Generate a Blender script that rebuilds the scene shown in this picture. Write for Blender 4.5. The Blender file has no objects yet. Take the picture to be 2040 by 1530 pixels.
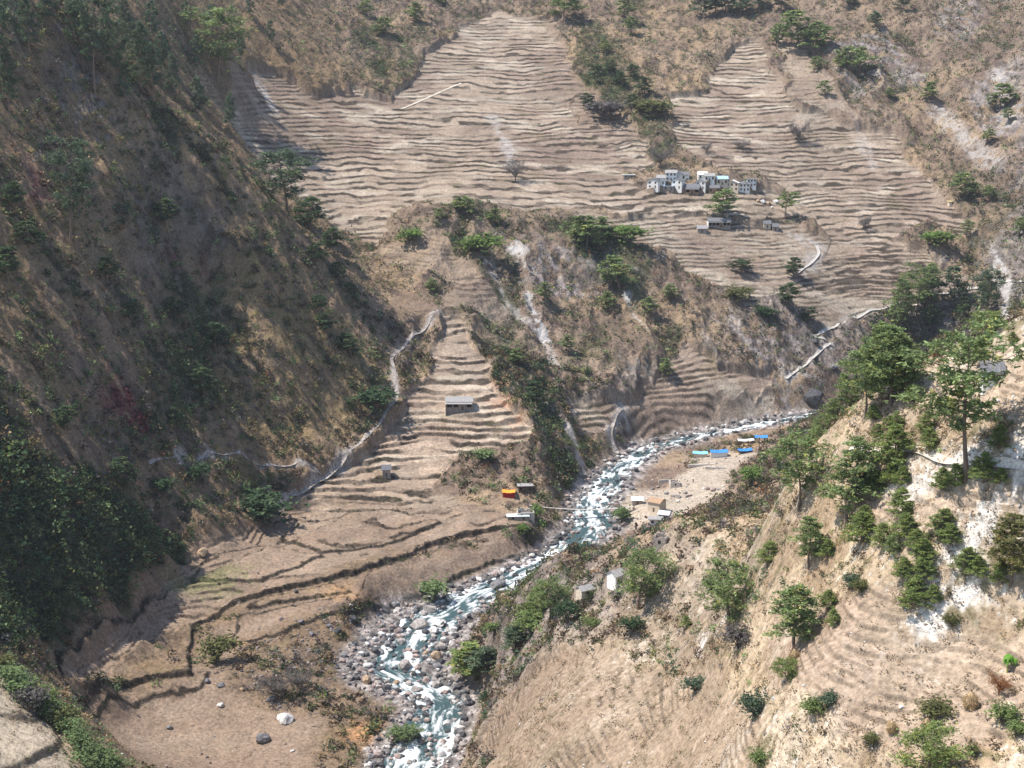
import bpy, math, random
import numpy as np
from mathutils import Vector, Matrix

# ------------------------------------------------------------------ camera, sky, sun, exposure
scene = bpy.context.scene
COL = scene.collection
R = math.radians
HFOV, TILT = 40.0, 12.0
cd = bpy.data.cameras.new("camera"); cam = bpy.data.objects.new("camera", cd); COL.objects.link(cam)
cd.angle = R(HFOV); cd.sensor_fit = 'HORIZONTAL'; cd.clip_start = 1.0; cd.clip_end = 6000
cam.location = (0, 0, 0); cam.rotation_euler = (R(90 - TILT), 0, 0)
scene.camera = cam
SUN = Vector((-0.50, -0.02, 0.865)).normalized()           # towards the sun: left, a little beyond
world = bpy.data.worlds.new("World"); scene.world = world; world.use_nodes = True
wn = world.node_tree.nodes; wl = world.node_tree.links
sky = wn.new("ShaderNodeTexSky"); sky.sky_type = 'NISHITA'; sky.sun_disc = False
sky.sun_elevation = math.asin(SUN.z); sky.sun_rotation = math.atan2(SUN.x, SUN.y)
sky.air_density = 1.3; sky.dust_density = 2.0; sky.altitude = 1800
wl.new(sky.outputs[0], wn["Background"].inputs[0]); wn["Background"].inputs[1].default_value = 0.14
sd_ = bpy.data.lights.new("sun", 'SUN'); sd_.energy = 4.6; sd_.angle = R(0.6); sd_.color = (1.0, 0.93, 0.84)
so = bpy.data.objects.new("sun", sd_); COL.objects.link(so)
so.rotation_euler = SUN.to_track_quat('Z', 'Y').to_euler(); so.location = (-300, 300, 600)
scene.view_settings.view_transform = 'Standard'; scene.view_settings.look = 'None'
scene.view_settings.exposure = 0.56; scene.view_settings.gamma = 1.0
scene.cycles.use_denoising = True; scene.cycles.max_bounces = 5
scene.cycles.volume_bounces = 0; scene.cycles.diffuse_bounces = 2; scene.cycles.transparent_max_bounces = 4

# ------------------------------------------------------------------ helpers: noise, rays, polygons
F = 1020.0 / math.tan(R(HFOV / 2)); CT, ST = math.cos(R(TILT)), math.sin(R(TILT))
def ray(px, py):                                            # direction with y = 1 through a point of the photograph
    u = (px - 1020.0) / F; v = (765.0 - py) / F
    y = CT + v * ST; return u / y, (-ST + v * CT) / y
def project(x, y, z):
    d = y * CT - z * ST
    return 1020 + F * x / d, 765 - F * (y * ST + z * CT) / d
_rng = np.random.default_rng(7); _tab = _rng.random((512, 512)).astype(np.float32)
def vn(x, y, s=0):
    xi = np.floor(x).astype(np.int64); yi = np.floor(y).astype(np.int64)
    fx = (x - xi).astype(np.float32); fy = (y - yi).astype(np.float32)
    fx = fx * fx * (3 - 2 * fx); fy = fy * fy * (3 - 2 * fy)
    xi = xi + s * 71; yi = yi + s * 37
    a = xi & 511; b = (xi + 1) & 511; c = yi & 511; d = (yi + 1) & 511
    t = _tab[a, c] * (1 - fx) + _tab[b, c] * fx; u = _tab[a, d] * (1 - fx) + _tab[b, d] * fx
    return (t * (1 - fy) + u * fy) * 2 - 1
def fbm(x, y, n=4, s=0, g=0.5):
    o = 0; a = 1; t = 0
    for i in range(n):
        ca, sa = math.cos(.65 + 1.1 * i), math.sin(.65 + 1.1 * i)
        o = o + a * vn((x * ca - y * sa) * 2 ** i + 13.7 * i, (x * sa + y * ca) * 2 ** i - 7.1 * i, s + i); t += a; a *= g
    return o / t
def ss(a, b, x):
    t = np.clip((x - a) / (b - a), 0, 1); return t * t * (3 - 2 * t)
def mixf(a, b, t): return a + (b - a) * t
def seg_dist(x, y, P, closed):
    P = np.asarray(P, float); best = np.full(x.shape, 1e9, np.float32); tb = np.zeros(x.shape, np.float32)
    n = len(P); L = 0.0
    for i in range(n if closed else n - 1):
        a = P[i]; b = P[(i + 1) % n]; dx, dy = b - a; l2 = dx * dx + dy * dy + 1e-9
        t = np.clip(((x - a[0]) * dx + (y - a[1]) * dy) / l2, 0, 1)
        d = np.hypot(x - a[0] - t * dx, y - a[1] - t * dy)
        m = d < best; best = np.where(m, d, best).astype(np.float32); tb = np.where(m, i + t, tb).astype(np.float32)
    return best, tb
def sdp(x, y, P, far=60.0):                                  # signed distance to a polygon, positive inside
    P = np.asarray(P, float); out = np.full(x.shape, -far, np.float32)
    m = (x > P[:, 0].min() - far) & (x < P[:, 0].max() + far) & (y > P[:, 1].min() - far) & (y < P[:, 1].max() + far)
    if not m.any(): return out
    xs = x[m]; ys = y[m]; d, _ = seg_dist(xs, ys, P, True); ins = np.zeros(xs.shape, bool); n = len(P)
    for i in range(n):
        a = P[i]; b = P[(i + 1) % n]
        c = (a[1] > ys) != (b[1] > ys)
        ins ^= c & (xs < (b[0] - a[0]) * (ys - a[1]) / (b[1] - a[1] + 1e-12) + a[0])
    out[m] = np.where(ins, d, -d); return out
def pld(x, y, P, far=60.0):                                  # distance to a polyline and the place along it
    P = np.asarray(P, float); d = np.full(x.shape, far, np.float32); t = np.zeros(x.shape, np.float32)
    m = (x > P[:, 0].min() - far) & (x < P[:, 0].max() + far) & (y > P[:, 1].min() - far) & (y < P[:, 1].max() + far)
    if m.any(): d[m], t[m] = seg_dist(x[m], y[m], P, False)
    return d, t

# ------------------------------------------------------------------ the lie of the land: points on the ground (photo x, photo y, distance)
RIVER = [(790,1570,372),(835,1500,398),(880,1400,427),(780,1330,452),(850,1240,487),(940,1190,507),(1030,1150,524),(1120,1105,551),
         (1185,1050,580),(1180,1000,609),(1235,935,655),(1300,892,690),(1400,866,710),(1560,838,732),(1750,800,760)]
GROUND = [ # valley floor, left bank
 (250,1480,398),(450,1500,398),(650,1450,408),(350,1340,435),(550,1350,438),(250,1240,470),(420,1180,497),(600,1200,490),(750,1150,508),
 (500,1080,540),(700,1060,555),(900,1060,560),(1060,1060,562),(620,1010,578),(800,990,590),(980,1000,590),(1040,1010,588),
 # fan with the long house
 (700,930,612),(860,930,622),(1010,890,630),(800,800,662),(915,808,655),(1040,830,650),(880,700,705),(960,720,700),(880,625,738),(790,720,698),
 # cut bank and canyon right of the fan
 (1090,930,622),(1130,985,612),(1100,860,660),(1150,900,665),(1060,700,738),
 # slope under the village shelf
 (1000,600,770),(1200,780,705),(1250,700,745),(1150,600,790),(1350,620,790),(1000,500,815),(1200,500,825),(1400,520,835),(1450,640,790),
 (1340,770,730),(1330,840,714),(1430,700,765),(1450,820,722),(1560,760,760),(1500,600,805),(1600,600,812),(1640,690,790),
 (760,500,820),(770,460,838),(860,420,850),(940,408,856),(1080,428,858),(1250,432,868),(1440,455,872),(1560,480,868),(850,520,800),(760,600,762),
 # terraces above
 (700,440,862),(760,420,872),(900,385,890),(1100,395,890),(1300,395,900),(1440,375,915),(1600,390,925),(1300,330,955),(1440,310,960),(1100,300,968),(900,300,965),(700,320,945),(600,260,970),
 (1100,180,1075),(900,200,1050),(1300,200,1055),(1450,200,1060),(1000,80,1180),(1200,80,1170),(1450,80,1170),(700,120,1100),(600,60,1130),(800,0,1240),(1100,0,1260),(1450,0,1260),
 (1600,200,1040),(1700,300,985),(1800,350,950),(1700,400,925),(1850,430,900),(1750,500,865),(1800,580,840),(1700,580,842),(1720,620,825),
 # right hand mountain side
 (1700,100,1120),(1750,0,1200),(1860,230,1020),(1950,100,1090),(2030,200,1000),(1920,330,950),(2030,400,890),(1950,470,870),(2030,560,820),(1900,580,835),(2150,100,980),(2200,300,850),(2040,0,1150),(2200,520,760),
 (1850,680,815),
 # hill at upper left behind the front spur
 (300,0,905),(430,60,970),(380,150,900),(490,160,1000),(470,260,935),(250,0,870),(520,60,1060),
 # front spur on the left: crest, face, gully
 (140,30,672),(230,130,682),(330,240,686),(450,350,690),(560,450,698),(690,580,702),(770,700,694),
 (0,0,648),(-150,0,615),(0,150,622),(-150,200,575),(140,250,640),(300,350,655),(420,430,672),
 (500,560,662),(620,650,672),(500,700,634),(650,780,650),(560,850,618),(700,850,640),(600,930,602),(480,930,584),(440,860,592),(420,700,634),(400,560,660),
 (0,300,592),(140,470,588),(280,480,622),(0,450,560),(-150,450,518),(150,620,560),(300,640,602),(0,600,528),(300,800,566),(150,760,528),(0,760,492),(-150,750,455),
 (350,930,556),(200,900,512),(50,900,475),(300,1030,523),(400,1080,525),(330,1150,497),(200,1050,479),(0,1050,440),(200,1180,462),(80,1270,432),(0,1200,414),(-150,1150,385),(520,1000,580),
 # near field at lower left
 (0,1360,300),(0,1460,285),(100,1500,280),(0,1560,265),(220,1560,285),(60,1390,310),(-200,1400,270),(-200,1560,240),
 # near spur on the right: crest
 (2040,640,262),(1960,700,265),(1850,775,268),(1700,874,272),(1560,942,298),(1400,1054,345),(1300,1110,362),(1240,1104,385),(1180,1116,402),(1130,1134,418),(1080,1152,438),(1000,1230,455),(960,1260,462),(930,1330,446),
 (2250,560,250),
 # its near face
 (1920,950,232),(2040,900,232),(2040,780,246),(1800,1050,245),(1650,1050,264),(1500,1100,305),(1450,1250,296),(1250,1210,358),(1100,1230,410),(1000,1300,432),(1100,1330,362),(1200,1330,330),
 (912,1420,412),(905,1520,388),(1000,1500,326),(1020,1400,352),(1200,1400,308),(1200,1520,286),(1400,1400,276),(1400,1530,254),(1600,1350,226),(1650,1220,240),(1900,1280,226),(1600,1530,213),(1800,1350,217),(1800,1530,202),
 (2040,1150,223),(2040,1350,206),(2040,1530,192),(1350,1240,330),(2200,1100,216),(2200,1500,186),(1300,1650,250),(1700,1750,187),(2100,1800,165),(950,1600,345),
 # right bank flat beyond the spur
 (1250,1000,612),(1320,1010,600),(1450,960,628),(1400,920,655),(1500,890,675),(1300,930,660),(1290,1050,570),(1350,1060,560),(1250,1080,552),(1200,1100,545),
]
WORLDPTS = [ # unseen ground: back of the near spur, far heights, edges
 (40,415,-150),(54,402,-138),(68,352,-112),(82,320,-100),(30,462,-172),(50,450,-178),(75,450,-172),(95,400,-140),
 (120,420,-100),(160,330,-38),(110,360,-88),(70,420,-130),(70,500,-172),(130,560,-165),(180,640,-140),(60,600,-180),(140,640,-172),(230,500,-90),(260,330,5),(250,250,15),(220,700,-130),
 (-170,740,-30),(-235,770,20),(-110,780,-90),(-150,800,-60),(-260,700,70),(-90,745,-105),
 (-330,620,100),(-350,450,40),(-320,330,-20),(-250,250,-80),(-200,180,-110),(-400,900,120),(-420,1200,220),(-150,1500,220),(150,1500,220),(450,1500,260),(500,1100,150),(560,800,120),(0,1700,330),(-500,1700,380),(500,1700,380),
 (-60,330,-188),(-90,350,-184),(-30,300,-192),(0,250,-190),(-80,200,-180),(40,200,-160),(-60,120,-170),(40,120,-140),(120,90,-115),(420,600,20),(400,400,40),
]
def ctrl():
    out = []
    for px, py, Y in GROUND + [(a, b, c) for a, b, c in RIVER]:
        u, v = ray(px, py); out.append((u * Y, Y, v * Y))
    return np.array(out + WORLDPTS, float)
CP = ctrl()
def kern(d): return np.sqrt(d * d + 14.0 ** 2)
_n = len(CP); _A = np.zeros((_n + 3, _n + 3)); _D = np.hypot(CP[:, None, 0] - CP[None, :, 0], CP[:, None, 1] - CP[None, :, 1])
_A[:_n, :_n] = kern(_D) - np.eye(_n) * 1.2
_A[:_n, _n] = _A[_n, :_n] = 1; _A[:_n, _n + 1] = _A[_n + 1, :_n] = CP[:, 0] / 100; _A[:_n, _n + 2] = _A[_n + 2, :_n] = CP[:, 1] / 100
_w = np.linalg.solve(_A, np.r_[CP[:, 2], 0, 0, 0])
GX0, GY0, GS = -720.0, 60.0, 4.0
_gx = np.arange(GX0, 720, GS); _gy = np.arange(GY0, 1760, GS)
_xx, _yy = np.meshgrid(_gx, _gy, indexing='ij'); G = np.zeros(_xx.shape)
for i in range(_n): G += _w[i] * kern(np.hypot(_xx - CP[i, 0], _yy - CP[i, 1]))
G += _w[_n] + _w[_n + 1] * _xx / 100 + _w[_n + 2] * _yy / 100
G = G.astype(np.float32)
def base(x, y):
    u = np.clip((x - GX0) / GS, 1, G.shape[0] - 3.01); v = np.clip((y - GY0) / GS, 1, G.shape[1] - 3.01)
    i = np.floor(u).astype(int); j = np.floor(v).astype(int); fu = (u - i).astype(np.float32); fv = (v - j).astype(np.float32)
    def B(f): return ((1 - f) ** 3 / 6, (3 * f ** 3 - 6 * f * f + 4) / 6, (-3 * f ** 3 + 3 * f * f + 3 * f + 1) / 6, f ** 3 / 6)
    bu, bv = B(fu), B(fv); z = 0
    for a in range(4):
        for b in range(4): z = z + bu[a] * bv[b] * G[i + a - 1, j + b - 1]
    return z
def pick(px, py, fn=None, y0=110.0, y1=1650.0, n=3200):       # first ground met by the ray through a point of the photograph
    u, v = ray(px, py); Y = np.geomspace(y0, y1, n); h = (fn or base)(u * Y, Y)
    k = np.nonzero(v * Y < h)[0]
    k = k[0] if len(k) else n - 1
    if k > 0:
        d0 = v * Y[k - 1] - h[k - 1]; d1 = h[k] - v * Y[k]; yy = Y[k - 1] + (Y[k] - Y[k - 1]) * d0 / (d0 + d1 + 1e-9)
    else: yy = Y[k]
    return u * yy, yy, float((fn or base)(np.array([u * yy]), np.array([yy]))[0])
def P2(*pts):
    out = []
    for p in pts:
        if len(p) == 3: u, v = ray(p[0], p[1]); out.append((u * p[2], p[2]))
        else: a = pick(*p); out.append((a[0], a[1]))
    return out
# ------------------------------------------------------------------ ground cover zones, outlined on the ground
TERR = [  # outline, step height, share of riser, strength
 (P2((1120,432),(1300,432),(1560,445),(1700,480),(1850,500),(1900,540),(1800,615),(1640,650),(1500,610),(1400,560),(1330,520),(1200,470)), 2.4, .36, .9),
 (P2((1560,60),(1640,140),(1700,240),(1640,240),(1570,190)), 2.6, .36, .6),
 (P2((500,158),(600,165),(700,185),(800,215),(830,150),(850,95),(920,60),(1000,30),(1090,40),(1130,90),(1160,170),(1160,250),(1290,262),(1300,330),(1240,350),(1290,385),(1530,388),(1600,420),(1580,440),(1440,438),(1250,428),(1080,425),(940,403),(850,415),(790,440),(757,500),(700,505,830),(600,470,845),(480,370,880),(380,260,930),(470,232)), 3.1, .36, 1.0),
 (P2((1330,190),(1400,180),(1450,120),(1480,85),(1520,100),(1560,180),(1610,230),(1700,262),(1790,262),(1830,330),(1850,400),(1950,440),(1975,465),(1850,452),(1780,470),(1850,520),(1790,600),(1700,605),(1600,560),(1680,480),(1600,440),(1560,380),(1480,350),(1400,340),(1340,270)), 2.9, .36, 1.0),
 (P2((880,632),(905,640),(950,680),(975,760),(1042,830),(1052,870),(1040,900),(960,915),(900,932),(860,980),(900,990),(600,1012),(555,1020),(660,945),(730,900),(790,815),(845,750),(860,690)), 2.5, .30, 1.0),
 (P2((1310,690),(1370,682),(1420,745),(1560,745),(1520,800),(1400,835),(1230,855),(1140,872),(1125,800),(1200,790),(1300,800)), 2.6, .3, .9),
 (P2((560,1022),(900,992),(1060,1045),(860,1090),(600,1165),(420,1235),(330,1280),(140,1385),(110,1340),(300,1180),(420,1090)), 1.5, .12, .8),
 (P2((1540,1215),(1700,1180),(1900,1260),(2040,1270),(2100,1440),(1900,1500),(1700,1480),(1520,1400)), 1.4, .16, .8),
 (P2((1010,1400),(1200,1310),(1420,1330),(1520,1420),(1500,1530),(1000,1540),(960,1480)), 1.6, .25, .6),
 (P2((1740,930),(1960,900),(2060,980),(1960,1010),(1840,1040),(1700,990)), 1.8, .14, .9),
 (P2((1950,700),(2060,660),(2060,840),(1960,830),(1900,760)), 1.5, .15, .8),
 (P2((1160,180),(1290,262),(1300,330),(1240,350),(1160,250)), 2.6, .35, .7),
 (P2((1280,440),(1560,470),(1700,520),(1560,600),(1460,560),(1330,500)), 2.6, .35, .55),
 (P2((760,500),(860,560),(880,625),(1000,660),(960,560),(860,480)), 2.6, .35, .5),
 (P2((1240,820),(1550,800),(1560,830),(1250,870)), 2.4, .3, .8),
]
SCARP = [ # field edges with a wall or bank: outline (the edge is its lower side), height
 (P2((150,1432),(220,1415),(290,1402),(400,1372),(420,1340),(200,1370)), .6), (P2((450,1290),(560,1262),(640,1232),(720,1215),(690,1190),(480,1240)), .7), (P2((500,1222),(640,1188),(700,1180),(660,1165),(520,1205)), .7),
 (P2((560,1075),(640,1110),(760,1095),(880,1050),(800,1030),(600,1045)), .8), (P2((380,1160),(520,1168),(640,1120),(520,1090),(420,1110)), .8),
 (P2((130,1402),(250,1372),(382,1347),(375,1300),(385,1262),(420,1240),(500,1200),(600,1170),(700,1148),(780,1120),(860,1088),(930,1068),(1000,1055),(1085,1066),(1000,1010),(700,1030),(300,1200),(120,1330)), 1.9),
 (P2((700,1225),(760,1190),(860,1165),(960,1128),(1060,1088),(1125,1058),(1135,1020),(1060,1060),(900,1095),(740,1150)), 3.0),
 (P2((0,1395,300),(70,1385,302),(75,1345,312),(0,1320,318),(-120,1330,310)), .8),
 (P2((0,1455,288),(60,1430,292),(90,1425,296),(85,1380,305),(0,1390,300),(-160,1400,280)), .8),
 (P2((-100,1540,255),(60,1500,276),(120,1470,288),(100,1425,296),(0,1450,288),(-160,1450,270)), .9),
]
FIELD = [TERR[6][0], P2((700,1165),(900,1120),(1050,1080),(1040,1110),(860,1160),(700,1200),(560,1250),(470,1290),(440,1380),(560,1410),(640,1440),(620,1525),(260,1525),(160,1405),(390,1350),(430,1270),(540,1210))]
NEAR_FIELD = P2((-150,1540,255),(230,1560,275),(150,1480,290),(85,1390,305),(0,1325,322),(-200,1330,300))
SAND = P2((1240,990),(1360,950),(1420,905),(1500,900),(1440,980),(1350,1050,585),(1260,1060,575),(1230,1020))
SCREE = [ (P2((560,1018),(600,985),(660,945),(730,890),(760,850),(792,810),(785,760),(780,725),(820,690),(850,660),(877,630)), 3, .45), (P2((1565,772),(1600,745),(1645,712),(1655,702),(1620,690),(1660,665),(1700,638),(1735,618),(1775,615)), 2.4, .5), (P2((350,942),(420,938),(480,938),(560,948),(640,955)), 1.6, .5),
 (P2((1238,815),(1222,840),(1212,865),(1222,885),(1240,895)), 3.5, .7), # pale rock runs: line, half width, strength
 (P2((1030,495),(1045,540),(1050,600),(1070,660),(1085,690)), 2.6, .8), (P2((1022,500),(1040,520)), 6, 1.0),
 (P2((975,535),(1005,590),(1030,640),(1080,680),(1110,740)), 3.4, .45),
 (P2((1250,600),(1265,645),(1300,690)), 2.5, .8), (P2((1400,680),(1420,715)), 3, .6),
 (P2((1975,500),(2005,590),(2000,640)), 4, .8), (P2((1870,230),(1900,270),(1960,330),(1980,340)), 9, .5), (P2((1990,150),(2010,260)), 9, .4),
 (P2((1130,860),(1160,930),(1150,960)), 3.5, .6), (P2((1215,850),(1222,880),(1235,895)), 3, .7),
 (P2((515,165),(530,190),(545,215)), 5, .7), (P2((980,230),(1015,305),(1020,330)), 5, .5), (P2((1700,240),(1740,330)), 4, .3),
 (P2((1580,470),(1630,495),(1600,545)), 5, .5),
]
WHITE = [P2((1960,980),(2070,920),(2070,1030),(1985,1090),(1950,1150),(1900,1215),(1825,1250),(1800,1235),(1870,1130),(1910,1060)), P2((1760,930),(1990,905),(2060,830),(2060,890),(2000,960),(1900,950)),
         P2((1370,1300),(1400,1270),(1430,1280),(1400,1320))]
CLIFF = [P2((1640,100),(1760,60),(1820,160),(1700,200)), P2((1880,0),(1960,20),(1920,110),(1860,70)), P2((1930,200),(2040,100),(2060,260),(1960,300)), P2((1780,130),(1850,150),(1830,200)),
         P2((100,140),(220,160),(240,330),(140,260)), P2((30,30),(140,60),(160,160),(60,110)), P2((250,380),(340,420),(330,520),(240,470)), P2((1460,620),(1620,700),(1640,790),(1500,760),(1440,690)), P2((1480,770),(1600,780),(1600,830),(1480,800)), P2((1040,490),(1140,520),(1180,600),(1080,600))]
DENS = [ # outline, how densely shrubs grow, how green
 (P2((690,1330),(740,1225),(860,1180),(960,1135),(1060,1095),(1130,1050),(1150,1060),(1080,1110),(980,1150),(880,1190),(770,1250),(710,1330)), .95, .2), (P2((450,1230),(700,1190),(740,1230),(680,1340),(600,1420),(470,1400),(420,1300)), .13, .15),
 (P2((0,930),(180,960),(260,1010),(370,1090),(330,1150),(200,1240),(110,1320),(0,1330),(-150,1200),(-150,930)), 1.5, .85),
 (P2((160,560),(330,500),(420,520),(455,860),(400,930),(330,930),(200,820)), 1.2, .65), (P2((0,380),(240,430),(340,560),(300,900),(0,860),(-150,600)), .5, .35),
 (P2((0,0),(420,40),(520,150),(440,230),(350,210),(250,130)), .6, .6), (P2((0,0),(130,30),(330,260),(440,450),(300,480),(100,430),(0,300)), .35, .3),
 (P2((760,490),(850,425),(930,410),(990,440),(970,540),(1040,650),(1130,780),(1160,940),(1110,940),(1050,830),(990,720),(900,640),(860,560)), .55, .42),
 (P2((1080,440),(1260,440),(1300,560),(1260,620),(1180,560)), .8, .6), (P2((1160,560),(1290,620),(1330,760),(1130,780),(1080,690)), .45, .35), (P2((1150,40),(1220,80),(1300,200),(1350,300),(1290,350),(1160,260),(1140,150)), .7, .45),
 (P2((700,60),(850,60),(850,190),(740,200)), .6, .4), (P2((1080,0),(1700,0),(1640,110),(1540,60),(1330,150),(1200,60)), .25, .4),
 (P2((1225,845),(1400,820),(1560,822),(1560,842),(1400,868),(1240,880)), .8, .35), (P2((1560,440),(1850,470),(1900,640),(1700,660),(1560,600)), .35, .5),
 (P2((1760,600),(2060,560),(2060,640),(1800,760),(1700,700)), .85, .25), (P2((1860,330),(2060,330),(2060,520),(1940,560),(1850,470)), .55, .3),
 (P2((1310,700),(1560,620),(1640,700),(1580,780),(1420,750)), .45, .3), (P2((590,560),(700,600),(790,760),(760,800),(660,720)), .35, .45),
 (P2((380,1090),(520,1010),(560,1020),(520,980),(400,960),(320,1010)), .65, .5), (P2((460,440),(600,460),(720,600),(770,700),(640,560)), .25, .5),
 (P2((700,1215),(830,1180),(900,1165),(860,1180),(780,1240),(690,1340),(650,1320),(690,1260)), .7, .25), (P2((650,1390),(780,1400),(850,1460),(780,1530),(640,1530)), .4, .25),
 (P2((480,1300),(600,1290),(700,1330),(640,1400),(540,1420)), .3, .2),
 (P2((1000,1290),(1150,1230),(1420,1240),(1540,1300),(1300,1320),(1100,1380),(960,1440),(900,1440),(930,1340)), .34, .15), (P2((1100,1160),(1230,1140),(1400,1080),(1560,1100),(1560,1180),(1300,1220),(1130,1240)), .12, .3),
 (P2((1400,990),(1560,880),(1540,960),(1400,1060,560),(1340,1080,560)), .2, .15), (P2((1560,1180),(2060,1200),(2060,1530),(1560,1530)), .18, .3), (P2((1400,940),(1560,880),(1600,960,300),(1440,1040,560)), .25, .15),
]
TINT = [ # patches with a colour of their own
 (P2((240,770),(300,890),(290,900),(190,800)), (.14,.035,.045), .8), (P2((330,525),(410,520),(400,560),(350,560)), (.15,.04,.05), .85), (P2((50,330),(110,430),(60,420)), (.12,.04,.06), .5),
 (P2((700,1430),(780,1440),(790,1475),(720,1490)), (.50,.27,.13), .8), (P2((640,1175),(700,1160),(720,1190),(650,1200)), (.45,.27,.13), .5), (P2((340,1160),(520,1130),(480,1185),(350,1190)), (.17,.19,.07), .5),
 (P2((1440,900),(1520,880),(1500,895),(1440,910)), (.5,.33,.16), .6), (P2((1440,1060),(1560,960),(1700,890),(1600,1000),(1440,1130)), (.5,.37,.22), .35), (P2((1000,750),(1060,820),(1030,860),(980,800)), (.42,.24,.15), .6),
 (P2((150,330),(380,560),(440,560),(340,420)), (.20,.15,.07), .5),
 (P2((450,590),(600,560),(740,720),(770,800),(640,900),(480,920),(430,780)), (.24,.18,.09), .5),
]
RW = P2(*RIVER); RZ = np.array([ray(a, b)[1] * c for a, b, c in RIVER]); RZ = np.minimum.accumulate(RZ[::-1])[::-1]
RHW = np.array([7, 7.5, 6, 6.5, 8.5, 7, 6.5, 5.5, 6.5, 5.5, 5, 3.8, 2.8, 2.6, 2.5]); RGV = np.array([6, 5, 4, 11, 9, 5, 3.5, 3.5, 5, 4.5, 4, 4, 4.5, 4, 3.])
def river_at(x, y):
    d, t = pld(x, y, RW, 80.0); k = np.arange(len(RZ))
    return d, np.interp(t, k, RZ), np.interp(t, k, RHW), np.interp(t, k, RGV)
def smask(sd, w): return ss(-w, w, sd)

def surf(x, y, colour=False):
    x = np.asarray(x, float); y = np.asarray(y, float)
    wx = x + 2.2 * fbm(x / 9, y / 9, 3, 3) + 15 * ss(450, 800, y) * fbm(x / 26, y / 26, 4, 13); wy = y + 2.2 * fbm(x / 9, y / 9, 3, 9) + 15 * ss(450, 800, y) * fbm(x / 26, y / 26, 4, 19)
    z = base(x, y).astype(np.float32)
    rd, rz, hw, gv = river_at(x, y); rd = rd + 1.8 * fbm(x / 10, y / 10, 3, 21)
    e = 3.0; gx = (base(x + e, y) - base(x - e, y)) / (2 * e); gy = (base(x, y + e) - base(x, y - e)) / (2 * e); slope = np.hypot(gx, gy)
    tm = []; flat = np.zeros(x.shape, np.float32)
    for P, h, r, s in TERR:
        m = smask(sdp(wx, wy, P), 1.5) * s; tm.append(m); flat = np.maximum(flat, m if s > .5 else m * .6)
    nf = smask(sdp(wx, wy, NEAR_FIELD), 2); sand = smask(sdp(wx, wy, SAND), 3); flat = np.maximum(flat, np.maximum(nf, sand))
    for P in FIELD: flat = np.maximum(flat, smask(sdp(wx, wy, P), 6))
    rbed = 1 - ss(0, 6, rd - hw - gv); flat = np.maximum(flat, rbed)
    # ribs and gullies running down the natural slopes
    rough = ss(.12, .5, slope) * (1 - flat)
    near = 1 - ss(230, 420, y) * 1.0
    ux = gx / (slope + .05); uy = gy / (slope + .05)
    rib = 1 - 2 * np.abs(fbm((x - .45 * y) / 60 + .25 * fbm(x / 40, y / 40, 2, 5), (y + .45 * x) / 27, 4, 31, .55))
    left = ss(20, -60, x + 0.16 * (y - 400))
    rib2 = 1 - 2 * np.abs(fbm(x / 26 + .3 * fbm(x / 30, y / 30, 2, 6), y / 60, 4, 41, .55)); rb = mixf(rib2, rib, left)
    z = z + rough * (rb * mixf(mixf(5.4, 7.5, left), .35, near) + fbm(x / 14, y / 14, 4, 51, .6) * mixf(2.2, .6, near))
    z = z + rough * (1 - near) * (1.6 - 3.2 * np.abs(fbm(x / 9 + 3, y / 9, 4, 63, .6))) * mixf(.9, .75, left)
    z = z + (1 - flat) * fbm(x / 3.1, y / 3.1, 3, 61, .6) * mixf(.7, .26, near) + flat * fbm(x / 5, y / 5, 3, 66) * .12
    riser = np.zeros(x.shape, np.float32); tone = np.zeros(x.shape, np.float32); zb = z
    for (P, h, r, s), m in zip(TERR, tm):
        mm = m > .01
        if not mm.any(): continue
        xs = x[mm]; ys = y[mm]; zz = zb[mm]
        w = h * (1.2 * fbm(xs / 70, ys / 70, 2, 71) + .34 * fbm(xs / 19, ys / 19, 3, 77) + .22 * fbm(xs / 5, ys / 5, 2, 79) + .85 * fbm(xs / 30, zz / (2.4 * h), 3, 85))
        ph = (zz + w) / h; k = np.floor(ph); f = ph - k; rr = np.clip(r * (1 + .7 * fbm(xs / 14, ys / 14, 2, 91)) * mixf(1, .85, ss(640, 880, ys)), .06, .5)
        tl = mixf(.24, .56, ss(640, 880, ys)); st = np.where(f < 1 - rr, tl * f / (1 - rr), tl + (1 - tl) * (f - 1 + rr) / rr)
        lo = .25 if s >= .9 else -.15; br = ss(-.42, -.08, fbm(xs / 24, ys / 9, 3, 95)) if s >= .9 else ss(-.05, .2, fbm(xs / 16, ys / 8, 3, 95) + .35 * (s - .45)); strength = m[mm] * mixf(.2 if s >= .9 else .05, 1, br)
        z[mm] = mixf(zz, h * (k + st) - w, strength)
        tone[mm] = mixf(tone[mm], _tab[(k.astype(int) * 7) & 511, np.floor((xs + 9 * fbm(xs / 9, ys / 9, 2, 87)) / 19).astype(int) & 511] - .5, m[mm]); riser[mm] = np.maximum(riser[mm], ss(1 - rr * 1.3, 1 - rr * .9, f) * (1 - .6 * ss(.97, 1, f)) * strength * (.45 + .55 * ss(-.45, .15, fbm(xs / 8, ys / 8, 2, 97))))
    for P, h in SCARP:
        s_ = sdp(x + 1.9 * fbm(x / 7, y / 7, 4, 101, .65), y + 1.9 * fbm(x / 7, y / 7, 4, 103, .65), P, 70.0)
        dr = (1 - ss(8, 45, s_)); z = z + h * (1 + .5 * fbm(x / 9, y / 9, 2, 105)) * ss(-.7, .3, s_ + .5 * fbm(x / 1.7, y / 1.7, 2, 107)) * dr
        riser = np.maximum(riser, ss(-1.0 - .25 * h, -.5, s_) * (1 - ss(.2, .8, s_)) * ss(.05, .25, dr))
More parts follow.
